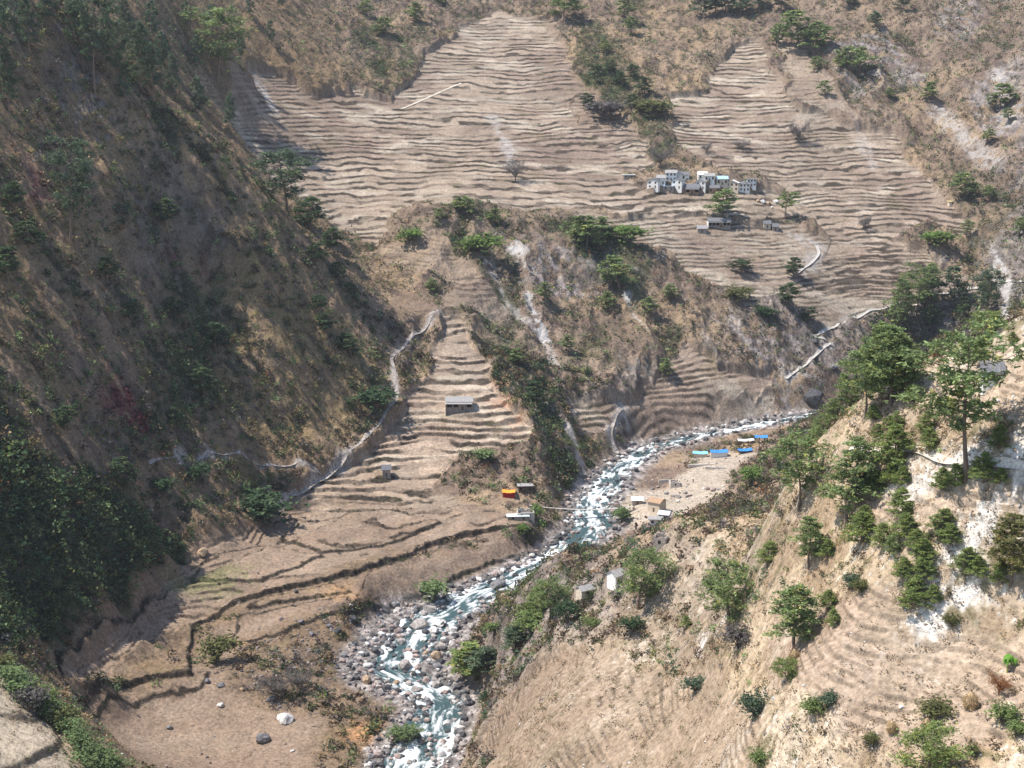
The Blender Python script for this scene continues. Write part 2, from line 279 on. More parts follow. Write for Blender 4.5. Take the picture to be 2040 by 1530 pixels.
    # the river bed
    bank = ss(0, 1, (rd - hw) / (gv + 12)); bed = rz - 1.1 + 1.5 * ss(0, 1, (rd - hw) / 3) + .8 * fbm(x / 2.2, y / 2.2, 3, 111) * ss(-3, 3, rd - hw)
    z = np.where(rd < hw + gv + 12, mixf(bed, z, bank * bank), z)
    if not colour: return z
    dens = np.zeros(x.shape, np.float32) + (.20 + .12 * left + .13 * ss(500, 700, y)) * ss(.1, .4, slope); green = np.zeros(x.shape, np.float32) + .3
    for P, dn, gr in DENS:
        m = smask(sdp(x + 9 * fbm(x / 30, y / 30, 3, 121), y + 9 * fbm(x / 30, y / 30, 3, 123), P), 7)
        dens = mixf(dens, dn, m); green = mixf(green, gr, m)
    dens = dens * mixf(mixf(.78 + .8 * ss(.4, -.2, rb), .45 + .9 * ss(.35, -.25, rb), left), 1, near)
    dens = dens * (1 - .92 * flat * (1 - .3 * rbed)); dens = dens * (1 - ss(.3, 1, rbed))
    return z, dict(slope=slope, flat=flat, riser=riser, rbed=rbed, rd=rd, hw=hw, gv=gv, dens=dens, green=green, left=left, near=near, nf=nf, sand=sand, rb=rb, tone=tone)

def lerp3(a, b, t): return a + (np.asarray(b, np.float32) - a) * t[:, None]
def ground_colour(x, y, z, a):
    n1 = fbm(x / 60, y / 60, 4, 131); n2 = fbm(x / 11, y / 11, 4, 133); n3 = fbm(x / 2.3, y / 2.3, 3, 135); n4 = fbm(x / 4.5 + y / 9, z / 4, 3, 137)
    c = np.zeros((len(x), 3), np.float32) + (.285, .215, .16)
    c = lerp3(c, (.345, .25, .16), ss(-.3, .5, n1 + .4 * n2)); c = lerp3(c, (.20, .145, .10), ss(.0, .6, n2 + .4 * n3) * .7)
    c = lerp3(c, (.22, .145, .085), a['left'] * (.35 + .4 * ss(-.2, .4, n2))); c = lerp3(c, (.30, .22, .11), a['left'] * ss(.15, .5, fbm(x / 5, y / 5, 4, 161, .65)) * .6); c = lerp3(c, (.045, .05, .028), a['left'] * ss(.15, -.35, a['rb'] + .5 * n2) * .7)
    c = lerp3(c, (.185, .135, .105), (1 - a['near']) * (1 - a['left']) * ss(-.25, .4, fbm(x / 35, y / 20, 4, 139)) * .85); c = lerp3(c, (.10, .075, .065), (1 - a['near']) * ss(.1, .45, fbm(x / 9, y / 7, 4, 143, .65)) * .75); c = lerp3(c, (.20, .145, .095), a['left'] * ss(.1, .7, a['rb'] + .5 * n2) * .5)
    g = np.clip(a['dens'] * 1.3 + .35 * n2 + .25 * n3 - .12, 0, 1) * (1 - a['flat'])
    scr = np.zeros_like(c) + (.085, .07, .05); scr = lerp3(scr, (.055, .075, .03), np.clip(a['green'] * 1.2 + n2 * .5, 0, 1)); scr = lerp3(scr, (.11, .08, .07), ss(.1, .6, n1 - .6 * a['green']))
    c = c + (scr - c) * (ss(.25, .75, g) * .85)[:, None]
    rk = ss(mixf(.62, 1.75, a['left']), mixf(.95, 2.5, a['left']), a['slope'] + mixf(.35, .9, a['left']) * n2 + .2 * n3) * (1 - a['flat']) * .7
    for P in CLIFF: rk = np.maximum(rk, smask(sdp(x + 8 * n2, y + 8 * n3, P), 6) * ss(-.25, .15, n4 + n3 * .6))
    rock = np.zeros_like(c) + (.15, .14, .145); rock = lerp3(rock, (.30, .27, .27), ss(-.1, .5, n4)); rock = lerp3(rock, (.07, .065, .07), ss(.1, .6, -n4 - .2 * n3))
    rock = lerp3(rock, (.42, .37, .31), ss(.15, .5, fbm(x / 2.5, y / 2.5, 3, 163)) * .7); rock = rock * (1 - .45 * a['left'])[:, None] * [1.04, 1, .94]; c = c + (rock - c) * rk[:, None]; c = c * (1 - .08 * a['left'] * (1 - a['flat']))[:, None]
    near = a['near'] * (1 - a['nf']) * ss(-70, 0, x)
    c = lerp3(c, (.50, .385, .255), near * (.65 + .4 * n1)); c = lerp3(c, (.55, .46, .36), near * ss(.1, .5, n2 + .3 * n3) * .6); c = lerp3(c, (.27, .19, .12), near * ss(.05, .5, -n2 + .6 * n3) * .75); n5 = fbm(x / 1.1, y / 1.1, 3, 151); c = lerp3(c, (.66, .60, .52), near * ss(.25, .55, n5 + .35 * n2 - .1) * .8); c = lerp3(c, (.14, .125, .06), near * ss(.2, .5, fbm(x / 3.2, y / 3.2, 3, 153) - .25 * n1) * .7)
    f = np.zeros_like(c) + (.44, .345, .26); f = lerp3(f, (.33, .245, .19), ss(-.3, .4, n1 + .4 * n2)); f = lerp3(f, (.54, .45, .35), ss(.0, .5, fbm(x / 22, y / 9, 3, 141))); f = lerp3(f, (.24, .19, .12), ss(.25, .6, n2) * .5)
    f = lerp3(f, (.235, .17, .125), ss(60, 10, x) * ss(640, 560, y) * (1 - a['nf']) * .8)
    f = lerp3(f, (.50, .42, .31), a['nf'] * (.7 + .3 * ss(-.2, .3, n2)))
    fl = a['flat'] * (1 - a['rbed']); f = lerp3(f, f * [.86, .88, .90], ss(600, 700, y)); f = f * (1 + .38 * a['tone'] + .10 * fbm(x / 1.6, y / 4.5, 2, 157))[:, None]; c = c + (f - c) * (fl * .9)[:, None]
    c = lerp3(c, (.42, .36, .29), a['sand'] * .8)
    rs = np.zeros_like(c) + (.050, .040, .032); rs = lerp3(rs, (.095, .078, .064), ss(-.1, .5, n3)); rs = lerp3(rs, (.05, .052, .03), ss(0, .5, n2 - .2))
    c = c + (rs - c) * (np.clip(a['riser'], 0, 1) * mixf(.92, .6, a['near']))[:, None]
    for P, hw, s in SCREE:
        d, _ = pld(x, y, P); m = (1 - ss(hw * .3, hw * 1.1, d + 5 * n2 + 2.5 * n3)) * ss(-.5, .1, n3 + n4 * .5)
        c = lerp3(c, (.50, .48, .46), m * s)
    for P in WHITE:
        m = smask(sdp(x + 6 * n2, y + 6 * n3, P), 2.0) * ss(-.35, .15, n3 + .5 * n2 + .6 * n5); c = lerp3(c, (.66, .61, .55), m)
    for P, col, s in TINT:
        m = smask(sdp(x + 6 * n2, y + 6 * n3, P), 5) * s * ss(-.5, .1, n3 + n2); c = lerp3(c, col, m)
    gr = ss(0, 4, a['rd'] - a['hw']); st = np.zeros_like(c) + (.20, .185, .18); st = lerp3(st, (.42, .38, .36), ss(.0, .45, n3)); st = lerp3(st, (.09, .085, .085), ss(.15, .5, -n3))
    c = c + (st - c) * (a['rbed'] * .9)[:, None]
    c = lerp3(c, (.06, .075, .075), a['rbed'] * (1 - gr) * .7)
    c *= (1 - .12 * ss(650, 850, y))[:, None]
    c *= (1 + .16 * n3 + .08 * n2)[:, None]
    return np.clip(c, .015, .85)

def link(name, me, mat=None, parent=None):
    o = bpy.data.objects.new(name, me); COL.objects.link(o)
    if mat: me.materials.append(mat)
    if parent: o.parent = parent
    return o
def np_mesh(name, V, Fq, smooth=False):
    me = bpy.data.meshes.new(name); V = np.asarray(V, np.float32); Fq = np.asarray(Fq, np.int32); k = Fq.shape[1]
    me.vertices.add(len(V)); me.vertices.foreach_set("co", V.ravel()); me.loops.add(Fq.size); me.loops.foreach_set("vertex_index", Fq.ravel())
    me.polygons.add(len(Fq)); me.polygons.foreach_set("loop_start", np.arange(0, Fq.size, k, dtype=np.int32))
    me.polygons.foreach_set("use_smooth", np.full(len(Fq), smooth)); me.update(calc_edges=True); return me
def set_col(me, c, name="tint"):
    at = me.color_attributes.new(name, 'FLOAT_COLOR', 'POINT'); at.data.foreach_set("color", np.c_[c, np.ones(len(c))].astype(np.float32).ravel())
def grid_faces(nr, nc):
    i = np.arange(nr - 1)[:, None] * nc + np.arange(nc - 1)[None, :]; i = i.ravel()
    return np.stack([i, i + 1, i + nc + 1, i + nc], 1)
def mat_new(name, rough=.9):
    m = bpy.data.materials.new(name); m.use_nodes = True; b = m.node_tree.nodes["Principled BSDF"]; b.inputs["Roughness"].default_value = rough
    b.inputs["Specular IOR Level"].default_value = .2; return m, m.node_tree.nodes, m.node_tree.links, b
def ground_mat():
    m, n, l, b = mat_new("ground_cover", .95); b.inputs["Specular IOR Level"].default_value = .05
    at = n.new("ShaderNodeAttribute"); at.attribute_name = "tint"; geo = n.new("ShaderNodeNewGeometry")
    ns = n.new("ShaderNodeTexNoise"); ns.inputs["Scale"].default_value = .9; ns.inputs["Detail"].default_value = 6; ns.inputs["Roughness"].default_value = .7; l.new(geo.outputs["Position"], ns.inputs["Vector"])
    r = n.new("ShaderNodeMapRange"); r.inputs[1].default_value = .3; r.inputs[2].default_value = .7; r.inputs[3].default_value = .52; r.inputs[4].default_value = 1.48; l.new(ns.outputs[0], r.inputs[0])
    mx = n.new("ShaderNodeVectorMath"); mx.operation = 'SCALE'; l.new(at.outputs["Color"], mx.inputs[0]); l.new(r.outputs[0], mx.inputs["Scale"]); l.new(mx.outputs[0], b.inputs["Base Color"])
    bp = n.new("ShaderNodeBump"); bp.inputs["Strength"].default_value = .9; bp.inputs["Distance"].default_value = .6; l.new(ns.outputs[0], bp.inputs["Height"]); l.new(bp.outputs[0], b.inputs["Normal"]); return m
QUAL = 1.0
def build_terrain():
    nc = int(1250 * QUAL); th = np.radians(np.linspace(-26.5, 26.5, nc))
    rs = [105.0]
    while rs[-1] < 1720:
        r = rs[-1]; rs.append(r + (0.22 + .30 * min(1, max(0, (r - 150) / 300)) if r < 1250 else 1.6) / QUAL)
    rs = np.array(rs); nr = len(rs); rr, tt = np.meshgrid(rs, th, indexing='ij'); x = (rr * np.sin(tt)).ravel(); y = (rr * np.cos(tt)).ravel()
    z = np.empty(len(x), np.float32); c = np.empty((len(x), 3), np.float32); CH = 400000
    for i in range(0, len(x), CH):
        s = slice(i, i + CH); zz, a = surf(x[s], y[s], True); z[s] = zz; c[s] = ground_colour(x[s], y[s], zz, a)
    me = np_mesh("terrain", np.c_[x, y, z], grid_faces(nr, nc)[:, ::-1], False); set_col(me, c)
    o = link("terrain", me, ground_mat()); o["kind"] = "structure"; o["label"] = "terraced valley sides and river flats"; print("terrain", nr, nc); return o
terrain = build_terrain()
# ------------------------------------------------------------------ placing things on the finished ground
def pick_many(pts):
    out = []; xs = []; ys = []; rays = []; N = 260
    for p in pts:
        u, v = ray(p[0], p[1])
        if len(p) > 2 and p[2]: Yc = np.linspace(p[2] - .1, p[2] + .1, N)
        else:
            yy = pick(p[0], p[1])[1]; Yc = np.linspace(yy * .88, yy * 1.1, N)
        rays.append((u, v, Yc)); xs.append(u * Yc); ys.append(Yc)
    h = surf(np.concatenate(xs), np.concatenate(ys)).reshape(len(pts), N)
    for i, (u, v, Yc) in enumerate(rays):
        if len(pts[i]) > 2 and pts[i][2]: k = N // 2
        else:
            k = np.nonzero(v * Yc < h[i])[0]; k = k[0] if len(k) else int(np.argmin(np.abs(Yc - pick(*pts[i][:2])[1])))
        out.append(Vector((u * Yc[k], Yc[k], float(h[i][k]))))
    return out
def thing(name, label, cat, loc, rotz=0, group=None, scale=1):
    o = bpy.data.objects.new(name, None); COL.objects.link(o); o.empty_display_size = .5
    o.location = loc; o.rotation_euler = (0, 0, rotz); o.scale = (scale,) * 3 if not hasattr(scale, '__len__') else scale
    o["label"] = label; o["category"] = cat
    if group: o["group"] = group
    return o
def tag(o, label, cat, group=None):
    o["label"] = label; o["category"] = cat
    if group: o["group"] = group
    return o

# ------------------------------------------------------------------ foliage, trunks, rocks
def unit(v): return v / (np.linalg.norm(v, axis=-1, keepdims=True) + 1e-9)
def blades(cen, size, k, aspect, rg, col, jit=.25, up=0.0):
    cen = np.asarray(cen); n = len(cen); C = np.repeat(cen, k, 0); size = np.broadcast_to(size, (n,)); S = np.repeat(size, k)[:, None]
    d = unit(rg.normal(size=(n * k, 3)) * [1, 1, .55] + [0, 0, up]); e = unit(np.cross(d, unit(rg.normal(size=(n * k, 3))) + [0, 0, .9 if up == 0 else 0])); S = S * rg.uniform(.6, 1.3, (n * k, 1))
    C = C + d * S * .35; a = d * S * .5; b = e * S * .5 * aspect
    V = np.stack([C - a - b * .6, C + a * .9 - b, C + a + b * .5, C - a * .8 + b], 1).reshape(-1, 3)
    Fq = np.arange(n * k * 4).reshape(-1, 4); cc = np.repeat(col, k, 0) * rg.uniform(1 - jit, 1 + jit, (n * k, 1)); return V, Fq, np.repeat(cc, 4, 0)
class Acc:
    def __init__(s): s.V = []; s.F = []; s.C = []; s.n = 0
    def add(s, V, Fq, C):
        s.V.append(V); s.F.append(Fq + s.n); s.C.append(C); s.n += len(V)
    def mesh(s, name, smooth=False):
        me = np_mesh(name, np.concatenate(s.V), np.concatenate(s.F), smooth); set_col(me, np.concatenate(s.C)); return me
def tube(pts, rad, sides=6, col=(.2, .15, .12)):
    pts = np.asarray(pts, float); n = len(pts); V = []
    for i in range(n):
        t = unit(pts[min(i + 1, n - 1)] - pts[max(i - 1, 0)]); a = unit(np.cross(t, [.31, .95, .1])); b = np.cross(t, a)
        for k in range(sides):
            q = 2 * math.pi * k / sides; V.append(pts[i] + (a * math.cos(q) + b * math.sin(q)) * rad[i])
    Fq = [(i * sides + k, i * sides + (k + 1) % sides, (i + 1) * sides + (k + 1) % sides, (i + 1) * sides + k) for i in range(n - 1) for k in range(sides)]
    return np.array(V), np.array(Fq), np.tile(np.asarray(col, float), (len(V), 1))
def leaf_mat(name, trans=.4):
    m, n, l, b = mat_new(name, .65); at = n.new("ShaderNodeAttribute"); at.attribute_name = "tint"; l.new(at.outputs["Color"], b.inputs["Base Color"])
    tr = n.new("ShaderNodeBsdfTranslucent"); l.new(at.outputs["Color"], tr.inputs[0]); mx = n.new("ShaderNodeMixShader"); mx.inputs[0].default_value = trans
    l.new(b.outputs[0], mx.inputs[1]); l.new(tr.outputs[0], mx.inputs[2]); l.new(mx.outputs[0], n["Material Output"].inputs[0]); return m
def bark_mat():
    m, n, l, b = mat_new("bark"); at = n.new("ShaderNodeAttribute"); at.attribute_name = "tint"; ns = n.new("ShaderNodeTexNoise"); ns.inputs["Scale"].default_value = 9
    g = n.new("ShaderNodeTexCoord"); l.new(g.outputs["Object"], ns.inputs["Vector"]); r = n.new("ShaderNodeMapRange"); r.inputs[3].default_value = .5; r.inputs[4].default_value = 1.5; l.new(ns.outputs[0], r.inputs[0])
    mx = n.new("ShaderNodeVectorMath"); mx.operation = 'SCALE'; l.new(at.outputs["Color"], mx.inputs[0]); l.new(r.outputs[0], mx.inputs["Scale"]); l.new(mx.outputs[0], b.inputs["Base Color"]); return m
LEAF = leaf_mat("foliage"); BARK = bark_mat()
GREENS = {'pine': (.215, .29, .125), 'dark': (.075, .125, .06), 'blue': (.12, .175, .11), 'lime': (.19, .28, .08), 'olive': (.17, .18, .07), 'grey': (.17, .155, .145), 'brown': (.13, .09, .065), 'rust': (.26, .12, .05), 'straw': (.34, .25, .14), 'young': (.215, .285, .10)}
def pine_mesh(kind, seed, lod, col):
    """unit height tree; kinds: tall (bare trunk, flat open crown), full, round, young (cone to the ground)"""
    rg = np.random.default_rng(seed); T = Acc(); L = Acc(); lean = rg.normal(0, .045, 2); m = 9
    zs = np.linspace(0, 1, m); cx = lean[0] * zs ** 1.5 + .012 * np.sin(zs * 7 + seed); cy = lean[1] * zs ** 1.5 + .01 * np.cos(zs * 6 + seed)
    if kind == 'round': cx += .05 * np.sin(zs * 5 + seed)
    trunk = np.stack([cx, cy, zs * .97 - .03], 1); r0 = {'tall': .016, 'full': .018, 'round': .03, 'young': .02}[kind]
    rad = r0 * (1 - .85 * zs); T.add(*tube(trunk, rad, 7 if lod else 5, (.20, .145, .115)))
    start = {'tall': .36, 'full': .25, 'round': .22, 'young': .05}[kind]; nb = {'tall': 30, 'full': 40, 'round': 40, 'young': 46}[kind]
    if not lod: nb = int(nb * .6)
    cen = []; siz = []; sh = []
    for i in range(nb):
        f = (i + rg.uniform(0, 1)) / nb; zz = start + (1 - start) * f ** .9; a = i * 2.4 + rg.normal(0, .5)
        if kind == 'tall': ln = .30 * (1 - ((f - .55) / .62) ** 2) ** .8 if abs(f - .55) < .6 else .05; ln *= rg.uniform(.45, 1.15); rise = .25
        elif kind == 'full': ln = .23 * (1 - f) ** .55 * min(1, .55 + f * 2) * rg.uniform(.45, 1.3) + .025; rise = .12
        elif kind == 'round': ln = .46 * math.sqrt(max(.03, 1 - ((f - .42) / .66) ** 2)) * rg.uniform(.55, 1.1); rise = .25
        else: ln = .30 * (1 - f) ** .85 * rg.uniform(.7, 1.15) + .03; rise = .45
        ln = max(ln, .03); p0 = np.array([np.interp(zz, zs, cx), np.interp(zz, zs, cy), zz * .97 - .03]); dr = np.array([math.cos(a), math.sin(a), rise + rg.normal(0, .15)])
        q = [p0, p0 + dr * ln * .5 + [0, 0, -.01], p0 + dr * ln + [0, 0, .03 * ln / .2]]
        if lod or kind != 'young': T.add(*tube(q, [r0 * .32 * (1 - .6 * f), r0 * .2, r0 * .06], 4 if lod else 3, (.17, .13, .11)))
        nt = int((13 if lod else 10) * (1 + ln * 7)); s = rg.uniform(.35, 1.05, nt); s = np.where(rg.random(nt) < .6, rg.uniform(.75, 1.05, nt), s); P = p0 + dr * ln * s[:, None] + rg.normal(0, 1, (nt, 3)) * (.012 + ln * .14) * [1, 1, .5] + [0, 0, .012]
        cen.append(P); siz.append(np.full(nt, (.038 if lod else .052) * (1.15 if kind in ('round', 'young') else 1))); sh.append(np.tile(rg.uniform(.75, 1.25), nt))
    cen = np.concatenate(cen); siz = np.concatenate(siz); sh = np.concatenate(sh)
    cc = np.asarray(col)[None] * sh[:, None] * rg.uniform(.75, 1.25, (len(cen), 1)) * [1.08, 1.04, 1.0]; cc = cc * np.where(rg.random((len(cen), 1)) < .08, [[1.7, 1.35, 1.0]], [[1, 1, 1]])
    L.add(*blades(cen, siz * .85, 7 if lod else 5, .34 if lod else .55, rg, cc)); return T.mesh("trunk"), L.mesh("crown")
def bush_mesh(seed, lod, col, flatness=.8, lean=0):
    rg = np.random.default_rng(seed); T = Acc(); L = Acc(); cen = []; sh = []
    for i in range(9):
        a = rg.uniform(0, 6.28); r = rg.uniform(.1, .42); tip = np.array([r * math.cos(a), r * math.sin(a), rg.uniform(.45, .85) * (1 if flatness > .5 else .8)])
        T.add(*tube([[0, 0, -.08], tip * [.4, .4, .5], tip], [.03, .02, .008], 4, (.16, .13, .11)))
        nt = 50 if lod else 30; P = tip + rg.normal(0, 1, (nt, 3)) * [.16, .16, .13]; P[:, 2] = np.maximum(P[:, 2], .03); cen.append(P); sh.append(np.tile(rg.uniform(.75, 1.3), nt))
    P = rg.normal(0, 1, (40 if lod else 14, 3)) * [.26, .26, .16] + [0, 0, .25]; P[:, 2] = np.maximum(P[:, 2], .02); cen.append(P); sh.append(np.ones(len(P)))
    cen = np.concatenate(cen); cc = np.asarray(col)[None] * np.concatenate(sh)[:, None]; L.add(*blades(cen, .065 if lod else .10, 7 if lod else 5, .6, rg, cc)); return T.mesh("stems"), L.mesh("foliage")
def bare_mesh(seed, col):
    rg = np.random.default_rng(seed); T = Acc(); tw = []
    T.add(*tube([[0, 0, -.05], [.02, .01, .2], [.0, .02, .4]], [.03, .024, .018], 5, col))
    for i in range(15):
        a = i * 2.4; z = rg.uniform(.12, .4); r = rg.uniform(.25, .6); tip = np.array([r * math.cos(a), r * math.sin(a), z + rg.uniform(.3, .55)]); T.add(*tube([[0, 0, z], tip * .5 + [0, 0, z * .5 + .05], tip], [.016, .010, .004], 4, col))
        for k in range(12): tw.append(tip * rg.uniform(.5, 1) + [0, 0, z * .2] + rg.normal(0, .06, 3))
    L = Acc(); tw = np.array(tw); L.add(*blades(tw, .17, 5, .07, rg, np.tile(np.asarray(col) * 1.1, (len(tw), 1)), .3, .6)); return T.mesh("trunk"), L.mesh("twigs")
_cache = {}
def plant_mesh(kind, shade, lod, var):
    key = (kind, shade, lod, var)
    if key not in _cache:
        sd = abs(hash((kind, var))) % 1000 if False else sum(map(ord, kind)) * 7 + var * 131
        if kind == 'bush': a = bush_mesh(sd, lod, GREENS[shade])
        elif kind == 'bare': a = bare_mesh(sd, GREENS[shade])
        else: a = pine_mesh(kind, sd, lod, GREENS[shade])
        a[0].materials.append(BARK); a[1].materials.append(LEAF); _cache[key] = a
    return _cache[key]
NAMES = {'tall': ('pine_tree', 'pine'), 'full': ('pine_tree', 'pine'), 'round': ('pine_tree', 'pine'), 'young': ('young_pine', 'young pine'), 'bush': ('bush', 'bush'), 'bare': ('bare_tree', 'bare tree')}
PARTS = {'bush': ('stems', 'foliage'), 'bare': ('trunk', 'twigs')}
_pr = random.Random(5); PLANTED = []
def plant_many(items):
    """items: (px, py of the foot, height in photo pixels, kind, shade, width factor, label, group, distance or None)"""
    loc = pick_many([(i[0], i[1], i[8]) for i in items])
    for (px, py, hp, kind, shade, wf, label, group, Y), p in zip(items, loc):
        v = ray(px, py - hp)[1]; d = p.y * CT - p.z * ST
        h = hp * d / F / math.cos(R(TILT)) if not Y else max(3.0, v * p.y - p.z)
        lod = 1 if (h * F / d > 95 or p.y < 420) else 0
        mt, ml = plant_mesh(kind, shade, lod, _pr.randrange(3 if kind != 'bush' else 4)); nm, cat = NAMES[kind]; a = PARTS.get(kind, ('trunk', 'crown'))
        t = thing(nm, label, cat, (p.x, p.y, p.z - .01 * h), _pr.uniform(0, 6.28), group, (h * wf, h * wf, h)); PLANTED.append((p.x, p.y, h * wf * .3))
        for q, me in zip(a, (mt, ml)):
            o = bpy.data.objects.new(q, me); COL.objects.link(o); o.parent = t
ORD = "first second third fourth fifth sixth seventh eighth ninth tenth eleventh twelfth thirteenth fourteenth fifteenth sixteenth seventeenth eighteenth nineteenth twentieth".split()
ADJ = {'tall': 'tall', 'full': 'full-crowned', 'round': 'broad', 'young': 'small', 'bush': '', 'bare': ''}
SHN = {'pine': 'green', 'dark': 'dark green', 'blue': 'grey-green', 'lime': 'bright green', 'olive': 'olive', 'grey': 'grey', 'brown': 'brown', 'rust': 'rust-brown', 'young': 'fresh green'}
def cluster(place, items, kind, shade, wf=1.0, group=None):
    items = sorted(items, key=lambda t: t[0]); n = len(items); out = []
    for i, it in enumerate(items):
        px, py, hp = it[:3]; k = it[3] if len(it) > 3 and it[3] else kind; s = it[4] if len(it) > 4 and it[4] else shade; w = it[5] if len(it) > 5 and it[5] else wf; Y = it[6] if len(it) > 6 else None
        o = '' if n == 1 else (', leftmost' if i == 0 else ', rightmost' if i == n - 1 else ', %s from left' % (ORD[i] if i < 20 else str(i + 1) + 'th'))
        out.append((px, py, hp, k, s, w, ' '.join(f"{ADJ[k]} {SHN[s]} {NAMES[k][1] if k!='young' else 'young pine'} {place}{o}".split()).replace('small fresh green young', 'small fresh green'), group or ('trees ' + place), Y))
    return out
# ------------------------------------------------------------------ trees and bushes one can tell apart
IT = []
one = lambda px, py, hp, k, s, w, label, group=None, Y=None: IT.append((px, py, hp, k, s, w, label, group, Y))
one(1922, 957, 300, 'tall', 'pine', 1.15, "tall pine with long bare trunk standing above the pale hillside path")
one(1592, 1016, 150, 'tall', 'pine', 1.3, "thin pine with bare lower trunk on the dry grass crest")
one(1686, 1046, 178, 'full', 'pine', 1.35, "big full pine below the pale path on the near hillside")
one(1277, 1212, 118, 'round', 'pine', .95, "broad round pine beside the white-walled house on the near slope")
one(1096, 1237, 86, 'round', 'pine', .95, "round pine left of the small tan hut above the river")
one(1455, 1245, 122, 'round', 'pine', 1.1, "broad round pine alone on the dry grass slope")
one(1582, 1300, 148, 'full', 'pine', 1.5, "pine holding a straw stack against its trunk", None)
one(1612, 1132, 112, 'full', 'pine', 1.3, "irregular pine on the grass above the lone round pine")
one(1567, 1358, 46, 'round', 'young', 1.3, "low umbrella-shaped tree just below the pine with the straw stack")
one(2012, 1170, 160, 'full', 'olive', 1.25, "large leafy pine cut by the right edge beside the white landslip")
one(1850, 1575, 125, 'round', 'young', 1.1, "leafy pine cut by the bottom edge at lower right")
one(1527, 1133, 58, 'full', 'young', 1.6, "small pine left of the irregular pine on the dry slope")
one(1505, 1432, 52, 'bush', 'blue', 1.0, "grey-blue round bush on the lower dry slope")
one(1130, 1243, 44, 'bush', 'dark', 1.1, "dark bush at the foot of the round pine above the river")
one(924, 1356, 86, 'full', 'young', 2.0, "pine on the river bank beside the white water"); one(972, 1345, 60, 'full', 'blue', 2.4, "greyish pine right of the bank pine by the rapids")
one(1026, 1300, 62, 'full', 'blue', 2.0, "grey-green tree on the slope above the bank pines")
one(968, 1402, 26, 'bush', 'dark', 1.2, "small dark bush below the bank pines on the ochre earth")
one(865, 1197, 40, 'bush', 'pine', 1.3, "green bush on the field edge over the dark river boulders")
one(808, 1482, 40, 'bush', 'pine', 1.4, "green bush between the orange earth patch and the river")
one(1497, 972, 42, 'bush', 'lime', 1.0, "bright green bush just behind the dry grass crest", None)
one(1130, 1119, 22, 'bush', 'lime', 1.2, "yellow-green bush beside the river above the spur end")
one(1040, 1064, 18, 'bush', 'lime', 1.2, "bright green bush below the long tin roof"); one(1070, 1035, 28, 'bush', 'lime', .9, "lime green bush against the stone house by the footbridge")
one(1240, 1042, 30, 'bush', 'pine', 1.2, "green bush on the right bank below the footbridge")
one(1063, 804, 46, 'full', 'dark', 1.9, "dark green tree on the edge right of the terraced fan")
one(1437, 436, 62, 'full', 'pine', 2.0, "dense pine standing just below the white village"); one(1563, 432, 50, 'tall', 'pine', 1.6, "pine right of the village beside the pale boulders")
one(140, 482, 195, 'tall', 'blue', .8, "tall pine with a long bare trunk on the dark left slope")
one(436, 172, 152, 'tall', 'pine', 1.2, "slender pine on the red-brown ridge left of the big terraces")
one(572, 440, 135, 'tall', 'blue', 1.4, "sparse greyish pine in front of the terraces on the left ridge")
one(250, 978, 72, 'full', 'dark', 1.4, "dark narrow tree over the lower left woodland"); one(326, 990, 36, 'bush', 'dark', 1.2, "small dark tree right of the narrow dark tree")
one(1027, 362, 44, 'bare', 'grey', 1.1, "grey leafless tree among the middle terraces"); one(1477, 299, 24, 'bare', 'grey', 1.6, "low purple-grey leafless tree above the village")
one(1590, 285, 46, 'bare', 'grey', 1.1, "grey leafless tree on the right-hand terraces"); one(1408, 306, 24, 'bare', 'grey', 1.1, "small leafless tree above the village roofs")
one(1316, 335, 44, 'bare', 'grey', 1.2, "grey leafless thicket tree uphill of the village"); one(1990, 1385, 52, 'bare', 'rust', 1.0, "reddish leafless shrub below the banana plant")
one(1722, 460, 30, 'bare', 'grey', 1.1, "leafless tree low on the right-hand terraces")
one(430, 1320, 50, 'bush', 'olive', 1.3, "olive bush under the curved field wall"); one(548, 1392, 60, 'bare', 'grey', 1.3, "grey thorn thicket on the stony flat above the white boulder")
one(600, 1375, 50, 'bare', 'grey', 1.2, "grey thorn thicket right of the first on the stony flat")
one(1860, 1428, 34, 'bush', 'olive', 1.9, "wide olive bush between the straw stacks and the terraces")
one(528, 1045, 60, 'bush', 'dark', 1.6, "dark bush at the top corner of the left fields"); one(395, 960, 36, 'bush', 'dark', 1.3, "dark bush beside the left footpath")
IT += cluster("on the crest of the near hill", [(1724, 834, 140, 'tall'), (1752, 815, 175), (1776, 806, 165), (1802, 795, 115), (1660, 700, 0, 'full', None, None), (1838, 690, 0), (1632, 790, 0)][:4], 'full', 'pine', 1.15)
IT += cluster("rooted just behind the near crest", [(1655, 790, 0, 'full', 'pine', 1.3, 292), (1612, 850, 0, 'full', 'pine', 1.4, 305), (1640, 830, 0, 'round', 'pine', .8, 300), (1690, 740, 0, 'full', 'pine', 1.2, 290), (1585, 920, 0, 'full', 'pine', 1.4, 308), (1733, 665, 0, 'full', 'pine', 1.1, 288), (1830, 740, 0, 'full', 'pine', 1.2, 285), (1870, 720, 0, 'full', 'olive', 1.2, 282)], 'full', 'pine')
IT += cluster("scattered under the crest", [(1740, 840, 34), (1768, 856, 28), (1789, 853, 34), (1745, 874, 30), (1814, 804, 38), (1780, 935, 92), (1773, 967, 44), (1797, 967, 42), (1745, 980, 44), (1725, 985, 50, None, 'dark')], 'young', 'young', 1.5)
IT += cluster("near the foot of the tall bare-trunked pine", [(1876, 980, 48), (1903, 970, 48), (1957, 966, 62), (1988, 896, 48), (1991, 970, 36), (2016, 686, 26), (1964, 670, 48, 'round'), (1850, 905, 52, 'full'), (1840, 870, 50, 'full')], 'young', 'young', 1.6)
